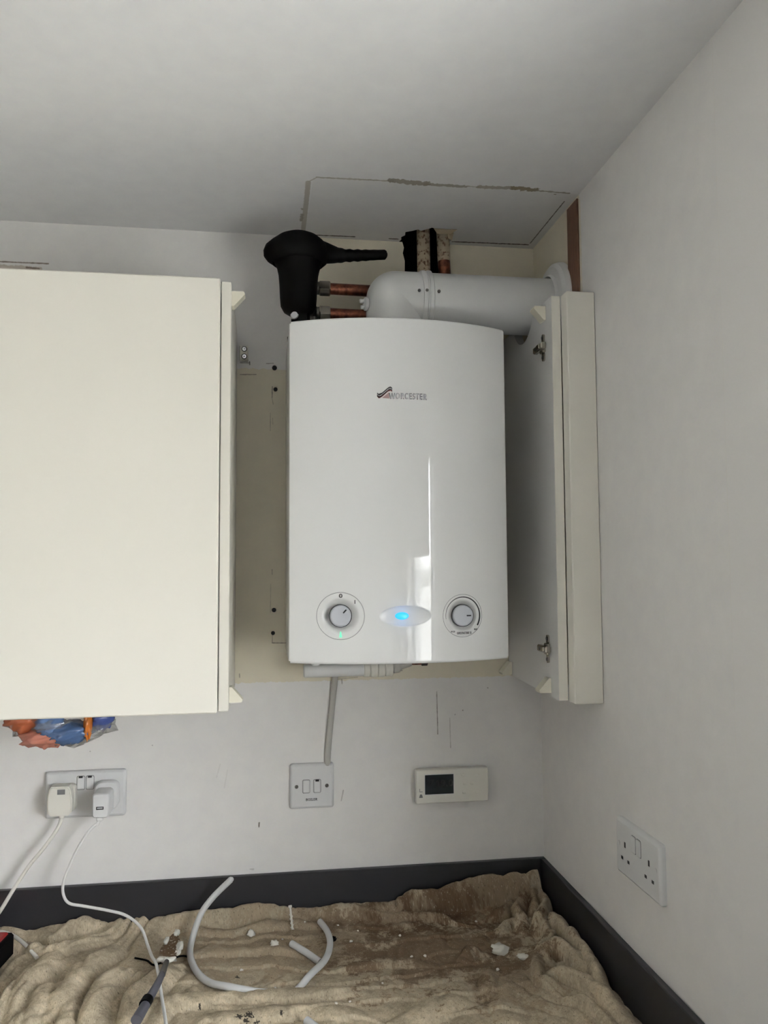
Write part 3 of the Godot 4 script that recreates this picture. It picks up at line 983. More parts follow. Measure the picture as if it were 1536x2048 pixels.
# ---------------------------------------------------------------- boiler
func build_boiler() -> void:
	var b := thing("boiler", "glossy white wall-hung boiler with bowed front, two dials and blue light", "boiler")
	var st := st_new()
	span(st, Vector3(BX0 + 0.004, BY0 + 0.006, 0.004), Vector3(BX1 - 0.004, BY1 - 0.003, BZ - 0.012), 0.003)
	obj("case", st, M["boiler case"], b)
	# front panel as a fine grid with the dial dishes pressed in
	var xs := []
	var nx := 300
	for i in nx + 1:
		xs.append(lerpf(BX0, BX1, float(i) / nx))
	var ys := [BY0]
	for i in range(1, 12):
		ys.append(lerpf(BY0, 1.465, i / 12.0))
	for i in 90:
		ys.append(lerpf(1.465, 1.552, i / 90.0))
	for i in 31:
		ys.append(lerpf(1.552, BY1, i / 30.0))
	var g := []
	for y in ys:
		var row := []
		for x in xs:
			row.append(Vector3(x, y, panel_front(x, y)))
		g.append(row)
	# rolled edges
	st = st_new()
	st.set_smooth_group(0)
	for j in ys.size() - 1:
		for i in nx:
			tri(st, g[j][i], g[j][i + 1], g[j + 1][i + 1], Vector3(0, 0, 1))
			tri(st, g[j][i], g[j + 1][i + 1], g[j + 1][i], Vector3(0, 0, 1))
	var er := 0.004
	var roll := [[0.0, 0.0], [er * 0.29, er * 0.08], [er * 0.71, er * 0.29], [er * 0.92, er * 0.71], [er, er]]
	for side in [[0, -1.0, BY0], [ys.size() - 1, 1.0, BY1]]:
		for i in nx:
			var a: Vector3 = g[side[0]][i]
			var c: Vector3 = g[side[0]][i + 1]
			for k in roll.size():
				var y0: float = side[2] + side[1] * roll[k][0]
				var z0: float = -roll[k][1]
				var y1: float = side[2] + side[1] * (roll[k + 1][0] if k + 1 < roll.size() else er)
				var z1: float = -roll[k + 1][1] if k + 1 < roll.size() else -0.03
				var o := Vector3(0, side[1], 0.5)
				st.set_smooth_group(0)
				var q := [Vector3(a.x, y0, a.z + z0), Vector3(c.x, y0, c.z + z0), Vector3(c.x, y1, c.z + z1), Vector3(a.x, y1, a.z + z1)]
				face(st, q, o)
	for side in [[0, -1.0, BX0], [nx, 1.0, BX1]]:
		for j in ys.size() - 1:
			var a: Vector3 = g[j][side[0]]
			var c: Vector3 = g[j + 1][side[0]]
			for k in roll.size():
				var x0: float = side[2] + side[1] * roll[k][0] * 0.6
				var z0: float = a.z - roll[k][1]
				var x1: float = side[2] + side[1] * (roll[k + 1][0] if k + 1 < roll.size() else er) * 0.6
				var z1: float = a.z - roll[k + 1][1] if k + 1 < roll.size() else a.z - 0.26
				st.set_smooth_group(0)
				face(st, [Vector3(x0, a.y, z0), Vector3(x0, c.y, z0), Vector3(x1, c.y, z1), Vector3(x1, a.y, z1)], Vector3(side[1], 0, 0.4))
	obj("front_panel", st, M["boiler white"], b)
	# maker's lettering and wave mark
	var tz := func(cx: float, cy: float) -> Callable:
		return func(v: Vector3) -> Vector3: return Vector3(cx + v.x, cy + v.y, panel_z(cx + v.x) + 0.0006 + v.z)
	text_part("lettering", "WORCESTER", 0.0100, 0.0014, M["chrome"], b, tz.call(-0.3300, 1.8705), true, 0.0640)
	var mark := Node3D.new()
	mark.name = "wave_mark"
	b.add_child(mark, true)
	var wave := []
	for v in [[362, 350], [385, 372], [415, 362], [450, 335], [490, 298], [520, 275], [545, 268], [566, 285]]:
		wave.append(Vector3(-0.3814 + (v[0] - 362) * 0.0001218, 1.8762 - (v[1] - 349) * 0.0001218, 0))
	wave = smooth_path(wave, 5)
	for band in [[0.0, 0.0020, "black print"], [-0.0020, 0.0014, "chrome"], [-0.0034, 0.0021, "black print"], [-0.0055, 0.0010, "red print"]]:
		var up := []
		var lo := []
		for q in wave:
			up.append(Vector2(q.x, q.y + band[0]))
			lo.append(Vector2(q.x, q.y + band[0] - band[1]))
		lo.reverse()
		st = st_new()
		plate(st, PackedVector2Array(up + lo), func(v: Vector2) -> Vector3: return Vector3(v.x, v.y, panel_z(v.x) + 0.0013), Vector3(0, 0, 1), 0.0014)
		obj("band", st, M[band[2]], mark)
	st = st_new()
	plate(st, PackedVector2Array([Vector2(-0.3732, 1.8672), Vector2(-0.3612, 1.8664), Vector2(-0.3622, 1.8765)]), func(v: Vector2) -> Vector3: return Vector3(v.x, v.y, panel_z(v.x) + 0.0008), Vector3(0, 0, 1), 0.001)
	obj("wedge", st, M["red tint"], mark)
	# dials
	for k in 2:
		var d: Vector2 = DIALS[k]
		var dial := Node3D.new()
		dial.name = "dial"
		b.add_child(dial, true)
		var base := panel_front(d.x, d.y)
		var bz := Basis(Vector3.RIGHT, PI / 2)
		st = st_new()
		lathe(st, Vector3(d.x, d.y, base - 0.001), bz, [[0.0188, 0.0, 1], [0.0188, 0.0090, 1], [0.0168, 0.0090]], 40)
		obj("gap_ring", st, M["black print"], dial)
		st = st_new()
		lathe(st, Vector3(d.x, d.y, base - 0.001), bz, [[0.0178, 0.0, 1], [0.0176, 0.0095, 1], [0.0168, 0.0112, 1], [0.0150, 0.0116, 1], [0.0, 0.0106]], 40)
		obj("knob", st, M["knob grey"], dial)
		st = st_new()
		var ang := deg_to_rad(48) if k == 0 else 0.0
		var r := Basis(Vector3.BACK, ang)
		box(st, Vector3(d.x, d.y, base + 0.0106) + r * Vector3(0.0100, 0, 0), Vector3(0.0075, 0.0022, 0.0012), 0.0003, r)
		obj("pointer", st, M["black print"], dial)
		# thin line round the dish
		st = st_new()
		var ring := []
		for i in 49:
			var a := TAU * i / 48
			var q: Vector2 = d + Vector2(cos(a), sin(a)) * (RIMS[k] - 0.0002)
			ring.append(Vector3(q.x, q.y, panel_z(q.x) - 0.0003))
		tube(st, ring, 0.0005, 6, Vector3.BACK)
		obj("rim_line", st, M["rim grey"], dial)
		var flat := func(cx: float, cy: float) -> Callable:
			return func(v: Vector3) -> Vector3: return Vector3(cx + v.x, cy + v.y, panel_front(cx + v.x, cy + v.y) + 0.0004 + v.z)
		if k == 0:
			text_part("off_mark", "O", 0.0062, 0.0005, M["black print"], dial, flat.call(d.x + 0.0002, d.y + 0.0325))
			st = st_new()
			box(st, Vector3(d.x + 0.0230, d.y + 0.0228, panel_front(d.x + 0.0230, d.y + 0.0228)), Vector3(0.0013, 0.0062, 0.0010))
			obj("on_mark", st, M["black print"], dial)
			st = st_new()
			plate(st, PackedVector2Array([Vector2(-0.0022, -0.0345), Vector2(0.0022, -0.0345), Vector2(0.0008, -0.0255), Vector2(-0.0008, -0.0255)]), func(v: Vector2) -> Vector3: return Vector3(d.x + v.x, d.y + v.y, panel_front(d.x + v.x, d.y + v.y) + 0.0022), Vector3(0, 0, 1), 0.002)
			obj("power_light", st, M["green led"], dial)
		else:
			# temperature wedge that widens clockwise
			st = st_new()
			st.set_smooth_group(-1)
			for i in 60:
				var t0 := i / 60.0
				var t1 := (i + 1) / 60.0
				var q := []
				for e in [[t0, 0], [t1, 0], [t1, 1], [t0, 1]]:
					var a := deg_to_rad(lerpf(190, -32, e[0]))
					var rad := 0.0300 + (lerpf(0.0005, 0.0028, e[0]) * (1.0 if e[1] == 1 else 0.0))
					var v := d + Vector2(cos(a), sin(a)) * rad
					q.append(Vector3(v.x, v.y, panel_front(v.x, v.y) + 0.0005))
				face(st, q, Vector3(0, 0, 1))
			obj("temperature_wedge", st, M["black print"], dial)
			text_part("lettering", "GREENSTAR Si", 0.0037, 0.0004, M["black print"], dial, flat.call(d.x + 0.0022, d.y - 0.0287), true, 0.0260)
			text_part("minimum_mark", "eco", 0.0022, 0.0004, M["black print"], dial, flat.call(d.x - 0.0180, d.y - 0.0256), true, 0.0070)
			text_part("maximum_mark", "max", 0.0024, 0.0004, M["black print"], dial, flat.call(d.x + 0.0234, d.y - 0.0230), true, 0.0060)
	# blue light in its hollow
	st = st_new()
	lump(st, Vector3(LENS.x - 0.0055, LENS.y, panel_front(LENS.x, LENS.y) + 0.0002), Vector3(0.0115, 0.0062, 0.0016), 2, 0.0, 20, 10)
	obj("indicator_light", st, M["blue led"], b)
	var lamp := OmniLight3D.new()
	lamp.name = "indicator_glow"
	lamp.light_color = Color(0.15, 0.6, 1.0)
	lamp.light_energy = 0.00012
	lamp.light_size = 0.004
	lamp.omni_range = 4.0
	lamp.omni_attenuation = 2.0
	lamp.shadow_enabled = true
	b.add_child(lamp)
	lamp.position = Vector3(LENS.x - 0.0055, LENS.y, panel_front(LENS.x, LENS.y) + 0.012)
	# pipework just below the case: white waste pipe with couplings, brass tail
	var w := thing("waste_pipe", "white plastic waste pipe with ribbed coupling lying under the boiler", "pipe", Vector3(-0.44, 1.397, 0.10))
	st = st_new()
	rod(st, Vector3(-0.052, 0, 0), Vector3(0.062, 0, 0), 0.0125, 24, 0.002)
	obj("pipe", st, M["pvc white"], w)
	st = st_new()
	for s in [[0.060, 0.072, 0.0140], [0.0725, 0.086, 0.0148], [0.0865, 0.100, 0.0148], [0.1005, 0.115, 0.0138]]:
		rod(st, Vector3(s[0], 0, 0), Vector3(s[1], 0, 0), s[2], 24, 0.0015)
	obj("coupling", st, M["warm white plastic"], w)
	st = st_new()
	rod(st, Vector3(0.115, 0.002, 0), Vector3(0.128, 0.004, 0), 0.011, 20, 0.001)
	rod(st, Vector3(0.122, 0.003, 0), Vector3(0.150, 0.012, 0.0), 0.008, 16, 0.001)
	obj("tail", st, M["grey cable"], w)
	st = st_new()
	rod(st, Vector3(-0.030, 0.010, 0), Vector3(-0.030, 0.042, 0), 0.009, 16)
	obj("riser", st, M["pvc white"], w)
	var bt := thing("drain_tap", "small copper pipe tail and tap below the boiler's middle", "pipe", Vector3(-0.285, 1.405, 0.085))
	st = st_new()
	rod(st, Vector3(0.0, 0.036, 0), Vector3(0.0, -0.002, 0), 0.0075, 16, 0.001)
	rod(st, Vector3(0.0, 0.002, 0), Vector3(0.026, 0.002, 0), 0.006, 16, 0.001)
	obj("pipe", st, M["copper"], bt)
	st = st_new()
	hexnut(st, Vector3(0.018, 0.002, 0), Vector3(0.030, 0.002, 0), 0.008)
	obj("nut", st, M["dull steel"], bt)

# ---------------------------------------------------------------- flue
func build_flue() -> void:
	var f := thing("flue_pipe", "white flue pipe bending off the boiler top and running into the right wall", "flue", Vector3(-0.322, BY1, 0.140))
	var r := 0.055
	var st := st_new()
	var prof := [[r, 0.0]]
	prof.append([r, 0.090])
	for k in range(1, 13):
		var a := k / 12.0 * PI / 2
		prof.append([r * cos(a), 0.090 + r * sin(a)])
	lathe(st, Vector3.ZERO, Basis.IDENTITY, prof, 48)
	lathe(st, Vector3(0, 0.090, 0), axis_to(Vector3.RIGHT), [[r, 0.0], [r, 0.060]], 48)
	obj("elbow", st, M["flue white"], f)
	st = st_new()
	lathe(st, Vector3(0.045, 0.090, 0), axis_to(Vector3.RIGHT), [[r, 0.0, 1], [r + 0.003, 0.001, 1], [r + 0.0036, 0.004, 1], [r + 0.0036, 0.008, 1], [r + 0.0012, 0.010, 1], [r + 0.0012, 0.012, 1], [r + 0.0036, 0.013, 1], [r + 0.0036, 0.019, 1], [r + 0.0005, 0.021, 1]], 48)
	obj("collar", st, M["flue white"], f)
	st = st_new()
	lathe(st, Vector3(0.066, 0.090, 0), axis_to(Vector3.RIGHT), [[r - 0.0005, -0.01, 1], [r - 0.0005, 0.255, 1]], 48)
	obj("straight_length", st, M["flue white"], f)
	for x in [0.036, 0.050, 0.073]:
		st = st_new()
		var o := Vector3(x, 0.090, 0)
		var d := Vector3(0, 0.06, 1.0).normalized()
		rod(st, o + d * (r - 0.001), o + d * (r + (0.005 if x == 0.050 else 0.0026)), 0.0028, 10, 0.0005)
		obj("screw", st, M["dull steel"], f)
	# test cap on the elbow
	st = st_new()
	var co := Vector3(-r + 0.002, 0.078, 0.012)
	rod(st, co, co + Vector3(-0.008, 0, 0.001), 0.0125, 20, 0.002)
	rod(st, co + Vector3(-0.006, 0.005, 0.0), co + Vector3(-0.016, 0.005, 0.001), 0.004, 12, 0.0008)
	rod(st, co + Vector3(-0.006, -0.006, 0.0), co + Vector3(-0.014, -0.006, 0.001), 0.0035, 12, 0.0008)
	obj("test_cap", st, M["white plastic"], f)
	# wall flange
	st = st_new()
	lathe(st, Vector3(-0.0005, BY1 + 0.092, 0.140), axis_to(Vector3.LEFT), [[0.084, 0.0, 1], [0.084, 0.006, 1], [0.081, 0.014, 1], [0.074, 0.019, 1], [0.060, 0.021, 1], [0.0565, 0.026, 1], [0.0562, 0.0]], 48)
	tag(obj("flue_flange", st, M["flue white"]), "round white flange where the flue enters the right wall", "flange")

# ---------------------------------------------------------------- pipes
func build_pipes() -> void:
	var rise := thing("heating_pipe", "paint-spattered pipe rising into the ceiling hole, left of the bare copper one", "pipe", Vector3(-0.2390, 2.0, 0.0145), "pipes rising into the ceiling hole")
	var st := st_new()
	rod(st, Vector3(0, 0.003, 0), Vector3(-0.0015, CEIL + 0.12 - 2.0, -0.008), 0.0135, 24)
	obj("pipe", st, M["painted pipe"], rise)
	rise = thing("heating_pipe", "copper pipe with solder joint rising into the ceiling hole, nearest the right wall", "pipe", Vector3(-0.1885, 2.0, 0.0145), "pipes rising into the ceiling hole")
	st = st_new()
	rod(st, Vector3(0, 0.003, 0), Vector3(-0.0085, 0.224, -0.004), 0.0130, 24)
	obj("pipe", st, M["copper"], rise)
	st = st_new()
	rod(st, Vector3(-0.0083, 0.222, -0.004), Vector3(-0.0125, CEIL + 0.12 - 2.0, -0.007), 0.0133, 24)
	obj("painted_length", st, M["painted pipe"], rise)
	st = st_new()
	rod(st, Vector3(-0.0063, 0.180, -0.0025), Vector3(-0.0066, 0.187, -0.0026), 0.0142, 24, 0.0015)
	obj("joint", st, M["copper"], rise)
	for k in 2:
		var y := 2.1330 if k == 0 else 2.0830
		var p := thing("copper_pipe", "upper short copper pipe between filter nut and white flue elbow" if k == 0 else "lower short copper pipe between filter nut and white flue elbow", "pipe", Vector3(-0.4526, y, 0.070), "copper pipes beside the filter")
		st = st_new()
		rod(st, Vector3(0.008, 0, 0), Vector3(0.150 - k * 0.028, 0, -0.004), 0.0112, 24)
		rod(st, Vector3(0.150 - k * 0.028, 0.0112, -0.004), Vector3(0.150 - k * 0.028, BY1 + 0.001 - y, -0.004), 0.0112, 24)
		obj("pipe", st, M["copper"], p)
		st = st_new()
		hexnut(st, Vector3(-0.0085, 0, 0), Vector3(0.013, 0, 0), 0.0165)
		obj("nut", st, M["nickel"], p)
		st = st_new()
		rod(st, Vector3(-0.024, 0, 0), Vector3(-0.008, 0, 0), 0.0125, 20, 0.001)
		rod(st, Vector3(-0.020, 0, 0), Vector3(-0.038, -0.006, 0.060), 0.0100, 20, 0.001)
		obj("union", st, M["dull steel"], p)
		if k == 1:
			st = st_new()
			hexnut(st, Vector3(-0.030, 0.0, 0), Vector3(-0.0135, 0, 0), 0.0165)
			rod(st, Vector3(-0.021, -0.010, 0.006), Vector3(-0.021, -0.022, 0.006), 0.008, 12, 0.001)
			obj("valve", st, M["dull steel"], p)

# ---------------------------------------------------------------- filter
func build_filter() -> void:
	var f := thing("system_filter", "matt black filter canister with long grooved key handle, on top of the boiler", "filter", Vector3(-0.5045, BY1, 0.150))
	var st := st_new()
	lathe(st, Vector3.ZERO, Basis.IDENTITY, [[0.0, 0.0015], [0.020, 0.0015, 1], [0.0205, 0.010, 1], [0.017, 0.014, 1], [0.012, 0.016, 1], [0.012, 0.030, 1]], 28)
	obj("foot", st, M["black plastic"], f)
	st = st_new()
	box(st, Vector3(0.004, 0.040, 0.0), Vector3(0.034, 0.040, 0.026), 0.006)
	obj("valve_block", st, M["black plastic"], f)
	st = st_new()
	rod(st, Vector3(-0.006, 0.046, 0.010), Vector3(-0.008, 0.047, 0.019), 0.0078, 16, 0.0015)
	obj("bleed_screw", st, M["chrome"], f)
	st = st_new()
	lathe(st, Vector3.ZERO, Basis.IDENTITY, [[0.0, 0.050], [0.016, 0.051], [0.027, 0.058], [0.0325, 0.068], [0.0340, 0.084], [0.0348, 0.105], [0.0365, 0.126], [0.0395, 0.140], [0.0440, 0.150], [0.0480, 0.158], [0.0, 0.160]], 40)
	obj("canister", st, M["black plastic"], f)
	# cap: lobed dome
	st = st_new()
	var n := 48
	var rows := [[0.046, 0.148, 0.2], [0.0515, 0.153, 0.7], [0.0550, 0.161, 1.0], [0.0555, 0.172, 1.0], [0.0530, 0.182, 0.9], [0.0475, 0.190, 0.5], [0.0390, 0.197, 0.2], [0.0270, 0.203, 0.0], [0.0120, 0.2062, 0.0], [0.0002, 0.2065, 0.0]]
	var pts := []
	for r in rows:
		var row := []
		for k in n:
			var a := TAU * k / n
			var rr: float = r[0] * (1.0 + 0.13 * r[2] * pow(maxf(0.0, cos(a - PI)), 14.0) + 0.03 * r[2] * cos(a * 6.0))
			row.append(Vector3(cos(a) * rr, r[1], sin(a) * rr))
		pts.append(row)
	st.set_smooth_group(0)
	for j in rows.size() - 1:
		for k in n:
			var k1 := (k + 1) % n
			var o: Vector3 = pts[j][k] + pts[j + 1][k1] - Vector3(0, 0.32, 0)
			tri(st, pts[j][k], pts[j][k1], pts[j + 1][k1], o)
			tri(st, pts[j][k], pts[j + 1][k1], pts[j + 1][k], o)
	obj("cap", st, M["black plastic"], f)
	st = st_new()
	var path := smooth_path([Vector3(0.015, 0.178, 0.0), Vector3(0.045, 0.173, 0.0), Vector3(0.075, 0.1695, 0.0), Vector3(0.110, 0.1710, 0.0), Vector3(0.140, 0.1735, 0.0), Vector3(0.160, 0.1750, 0.0), Vector3(0.1665, 0.1755, 0.0)], 10)
	tube(st, path, func(t: float) -> Vector2:
		var w := lerpf(0.0230, 0.0112, sstep(0.05, 0.55, t)) + 0.0009 * sin(t * 62.0) * sstep(0.3, 0.5, t)
		w = lerpf(w, 0.0092, sstep(0.5, 0.95, t))
		w *= sqrt(clampf((1.0 - t) / 0.035 + 0.12, 0, 1))
		return Vector2(maxf(w, 0.010) * (0.4 if t > 0.99 else 1.0), w), 16)
	obj("key_handle", st, M["black plastic"], f)

# ---------------------------------------------------------------- small fittings on the wall
func screw_head(st: SurfaceTool, at: Vector3, r: float, out := Vector3.BACK) -> void:
	rod(st, at, at + out * 0.0012, r, 14, 0.0004)

func build_wall_fittings() -> void:
	# cupboard hangers
	for q in [[Vector3(-0.6070, 2.0155, 0.0), "white cupboard hanger with two screws beside the closed cupboard, left of the boiler", 0.018, 0.030], [Vector3(-0.0790, 2.034, 0.0), "white cupboard hanger behind the boiler's upper right edge", 0.016, 0.030], [Vector3(-0.0800, 1.452, 0.0), "white cupboard hanger behind the boiler's lower right edge", 0.014, 0.040]]:
		var h := thing("cupboard_hanger", q[1], "bracket", q[0], "cupboard hangers on the back wall")
		var st := st_new()
		box(st, Vector3(0, 0, 0.006), Vector3(q[2], q[3], 0.012), 0.0015)
		obj("plate", st, M["warm white plastic"], h)
		for s in [0.0075, -0.0075]:
			st = st_new()
			lathe(st, Vector3(0.001, s, 0.0118), axis_to(Vector3.BACK), [[0.0056, 0.0, 1], [0.0056, 0.0006, 1], [0.0, 0.0006]], 16)
			obj("recess", st, M["black print"], h)
			st = st_new()
			screw_head(st, Vector3(0.001, s, 0.0118), 0.0043)
			obj("screw", st, M["chrome"], h)
			st = st_new()
			box(st, Vector3(0.001, s, 0.0132), Vector3(0.0030, 0.0009, 0.0005))
			box(st, Vector3(0.001, s, 0.0132), Vector3(0.0009, 0.0030, 0.0005))
			obj("cross_slot", st, M["black print"], h)
	# old wall plugs left in the wall
	for q in [[-0.5461, 1.9894, 0.0050, "topmost brown wall plug in the cream wall left of the boiler"], [-0.5440, 1.9456, 0.0042, "second wall plug from the top in the cream wall left of the boiler"], [-0.5455, 1.5045, 0.0044, "third wall plug from the top in the cream wall left of the boiler"], [-0.5473, 1.4594, 0.0040, "lowest wall plug in the cream wall left of the boiler"]]:
		var st := st_new()
		lathe(st, Vector3(q[0], q[1], 0), axis_to(Vector3.BACK), [[q[2], 0.0, 1], [q[2], 0.0012, 1], [q[2] * 0.6, 0.0012, 1], [q[2] * 0.55, 0.0002, 1], [0, 0.0002]], 12)
		tag(obj("wall_plug", st, M["black print"]), q[3], "wall plug", "old wall plugs")
	# grey cable down to the fused switch
	var c := smooth_path([Vector3(-0.4250, 1.420, 0.030), Vector3(-0.4250, 1.396, 0.018), Vector3(-0.4255, 1.3704, 0.007), Vector3(-0.4300, 1.3266, 0.0052), Vector3(-0.4360, 1.2686, 0.0052), Vector3(-0.4395, 1.2250, 0.0052), Vector3(-0.4407, 1.2000, 0.0052)], 8)
	var st2 := st_new()
	tube(st2, c, func(_t: float) -> Vector2: return Vector2(0.0060, 0.0048), 14, Vector3(0, 0.2, 1))
	tag(obj("boiler_cable", st2, M["grey cable"]), "grey cable running down the wall from the boiler to the square switch", "cable")

func wall_at(at: Vector3) -> Callable:
	return func(v: Vector2, h: float) -> Vector3: return at + Vector3(v.x, v.y, h)

func rocker(parent: Node, cx: float, cy: float, z: float, called: String, mark: bool, at: Callable) -> void:
	var st := st_new()
	moulded(st, cx, cy, 0.0150, 0.0260, 0.003, [[0, z - 0.001], [0, z + 0.0004], [0.0003, z + 0.0005]], at)
	var o := obj(called, st, M["grey line"], parent)
	st = st_new()
	moulded(st, cx, cy, 0.0134, 0.0244, 0.0025, [[0, z], [0, z + 0.0012], [0.0008, z + 0.0019], [0.0020, z + 0.0022]], at)
	obj("key", st, M["white plastic"], o)
	if mark:
		st = st_new()
		moulded(st, cx, cy + 0.0108, 0.0070, 0.0032, 0.0006, [[0, z + 0.0010], [0, z + 0.0028], [0.0002, z + 0.0029]], at)
		obj("on_mark", st, M["black print"], o)

const PLATE := [[0, 0.0], [0, 0.0045], [0.0008, 0.0068], [0.0025, 0.0086], [0.0050, 0.0095]]

func build_sockets() -> void:
	# fused switch marked BOILER
	var f := thing("fused_switch", "square white fused switch marked for the boiler, below it on the wall", "switch", Vector3(-0.471, 1.1625, 0))
	var at := func(v: Vector2, h: float) -> Vector3: return Vector3(v.x, v.y, h)
	var st := st_new()
	moulded(st, 0, 0, 0.086, 0.086, 0.005, PLATE, at)
	obj("plate", st, M["white plastic"], f)
	rocker(f, -0.0113, 0.0, 0.0095, "fuse_carrier", false, at)
	rocker(f, 0.0100, 0.0, 0.0095, "rocker_switch", true, at)
	for s in [-0.030, 0.029]:
		st = st_new()
		screw_head(st, Vector3(s, 0, 0.0090), 0.0036)
		obj("screw", st, M["dull steel"], f)
		st = st_new()
		box(st, Vector3(s, 0, 0.0103), Vector3(0.0055, 0.0009, 0.0005), 0.0, Basis(Vector3.BACK, 1.0))
		obj("slot", st, M["black print"], f)
	text_part("lettering", "BOILER", 0.0046, 0.0004, M["black print"], f, func(v: Vector3) -> Vector3: return Vector3(-0.0010, -0.0253, 0.0097) + v)
	# thermostat
	var t := thing("room_thermostat", "slim white programmable thermostat with small dark screen on the wall", "thermostat", Vector3(-0.1945, 1.1550, 0))
	st = st_new()
	moulded(st, 0, 0, 0.140, 0.061, 0.003, [[0, 0.0], [0, 0.010], [0.001, 0.010]], at)
	obj("wall_plate", st, M["warm white plastic"], t)
	st = st_new()
	moulded(st, 0, 0, 0.147, 0.066, 0.003, [[0.0012, 0.011], [0, 0.012], [0, 0.022], [0.0006, 0.0236], [0.0020, 0.0245]], at)
	obj("housing", st, M["warm white plastic"], t)
	st = st_new()
	moulded(st, -0.0265, 0.0040, 0.0600, 0.0400, 0.001, [[0, 0.0240], [0, 0.0247], [0.0003, 0.0247]], at)
	obj("screen_surround", st, M["white plastic"], t)
	st = st_new()
	moulded(st, -0.0265, 0.0040, 0.0575, 0.0375, 0.0008, [[0, 0.0244], [0, 0.0250], [0.0002, 0.0251]], at)
	var scr := obj("screen", st, M["glass screen"], t)
	text_part("digits", "19.0", 0.0130, 0.0002, M["lcd ink"], scr, func(v: Vector3) -> Vector3: return Vector3(-0.0165, 0.0060, 0.0253) + v)
	text_part("digits", "17", 0.0090, 0.0002, M["lcd ink"], scr, func(v: Vector3) -> Vector3: return Vector3(-0.0440, 0.0090, 0.0253) + v)
	for q in [[0.022, 0.020], [0.050, 0.020], [0.026, 0.003], [0.040, 0.003], [0.024, -0.014], [0.050, -0.014]]:
		st = st_new()
		moulded(st, q[0], q[1], 0.0080, 0.0050, 0.002, [[0, 0.0240], [0, 0.0250], [0.0008, 0.0254]], at)
		obj("button", st, M["warm white plastic"], t)
	st = st_new()
	box(st, Vector3(-0.0660, -0.0060, 0.0247), Vector3(0.0009, 0.0060, 0.0005))
	box(st, Vector3(-0.0632, -0.0090, 0.0247), Vector3(0.0060, 0.0009, 0.0005))
	plate(st, PackedVector2Array([Vector2(-0.0672, -0.0205), Vector2(-0.0598, -0.0205), Vector2(-0.0612, -0.0150), Vector2(-0.0635, -0.0135), Vector2(-0.0658, -0.0150)]), func(v: Vector2) -> Vector3: return Vector3(v.x, v.y, 0.0249), Vector3(0, 0, 1), 0.0004)
	obj("print", st, M["grey line"], t)
	# double socket on the back wall
	double_socket(Vector3(-0.8945, 1.1665, 0), 0.0, "white double wall socket with plug and charger in it", true)
	double_socket(Vector3(0, 1.1490, 0.4425), -PI / 2, "empty white double wall socket on the right wall", false)

func double_socket(where: Vector3, turn: float, label: String, used: bool) -> void:
	var s := thing("double_socket", label, "socket", where)
	s.rotation.y = turn
	var at := func(v: Vector2, h: float) -> Vector3: return Vector3(v.x, v.y, h)
	var st := st_new()
	moulded(st, 0, 0, 0.146, 0.086, 0.006, PLATE, at)
	obj("plate", st, M["white plastic"], s)
	if used:
		rocker(s, -0.0085, 0.0215, 0.0095, "rocker_switch", true, at)
		rocker(s, 0.0080, 0.0215, 0.0095, "rocker_switch", true, at)
	else:
		rocker(s, -0.0085, 0.0175, 0.0095, "rocker_switch", false, at)
		rocker(s, 0.0080, 0.0175, 0.0095, "rocker_switch", false, at)
	for sd in [-1.0, 1.0]:
		for q in [[0.0, 0.007, 0.0045, 0.0085], [-0.011, -0.0155, 0.0068, 0.0046], [0.011, -0.0155, 0.0068, 0.0046]]:
			st = st_new()
			box(st, Vector3(sd * 0.0395 + q[0], q[1], 0.0094), Vector3(q[2], q[3], 0.0006))
			obj("pin_hole", st, M["black print"], s)
		st = st_new()
		lathe(st, Vector3(sd * 0.0605, 0.004, 0.0092), axis_to(Vector3.BACK), [[0.0036, 0.0, 1], [0.0036, 0.0008, 1], [0.0, 0.0008]], 14)
		obj("screw_cover", st, M["white plastic"], s)

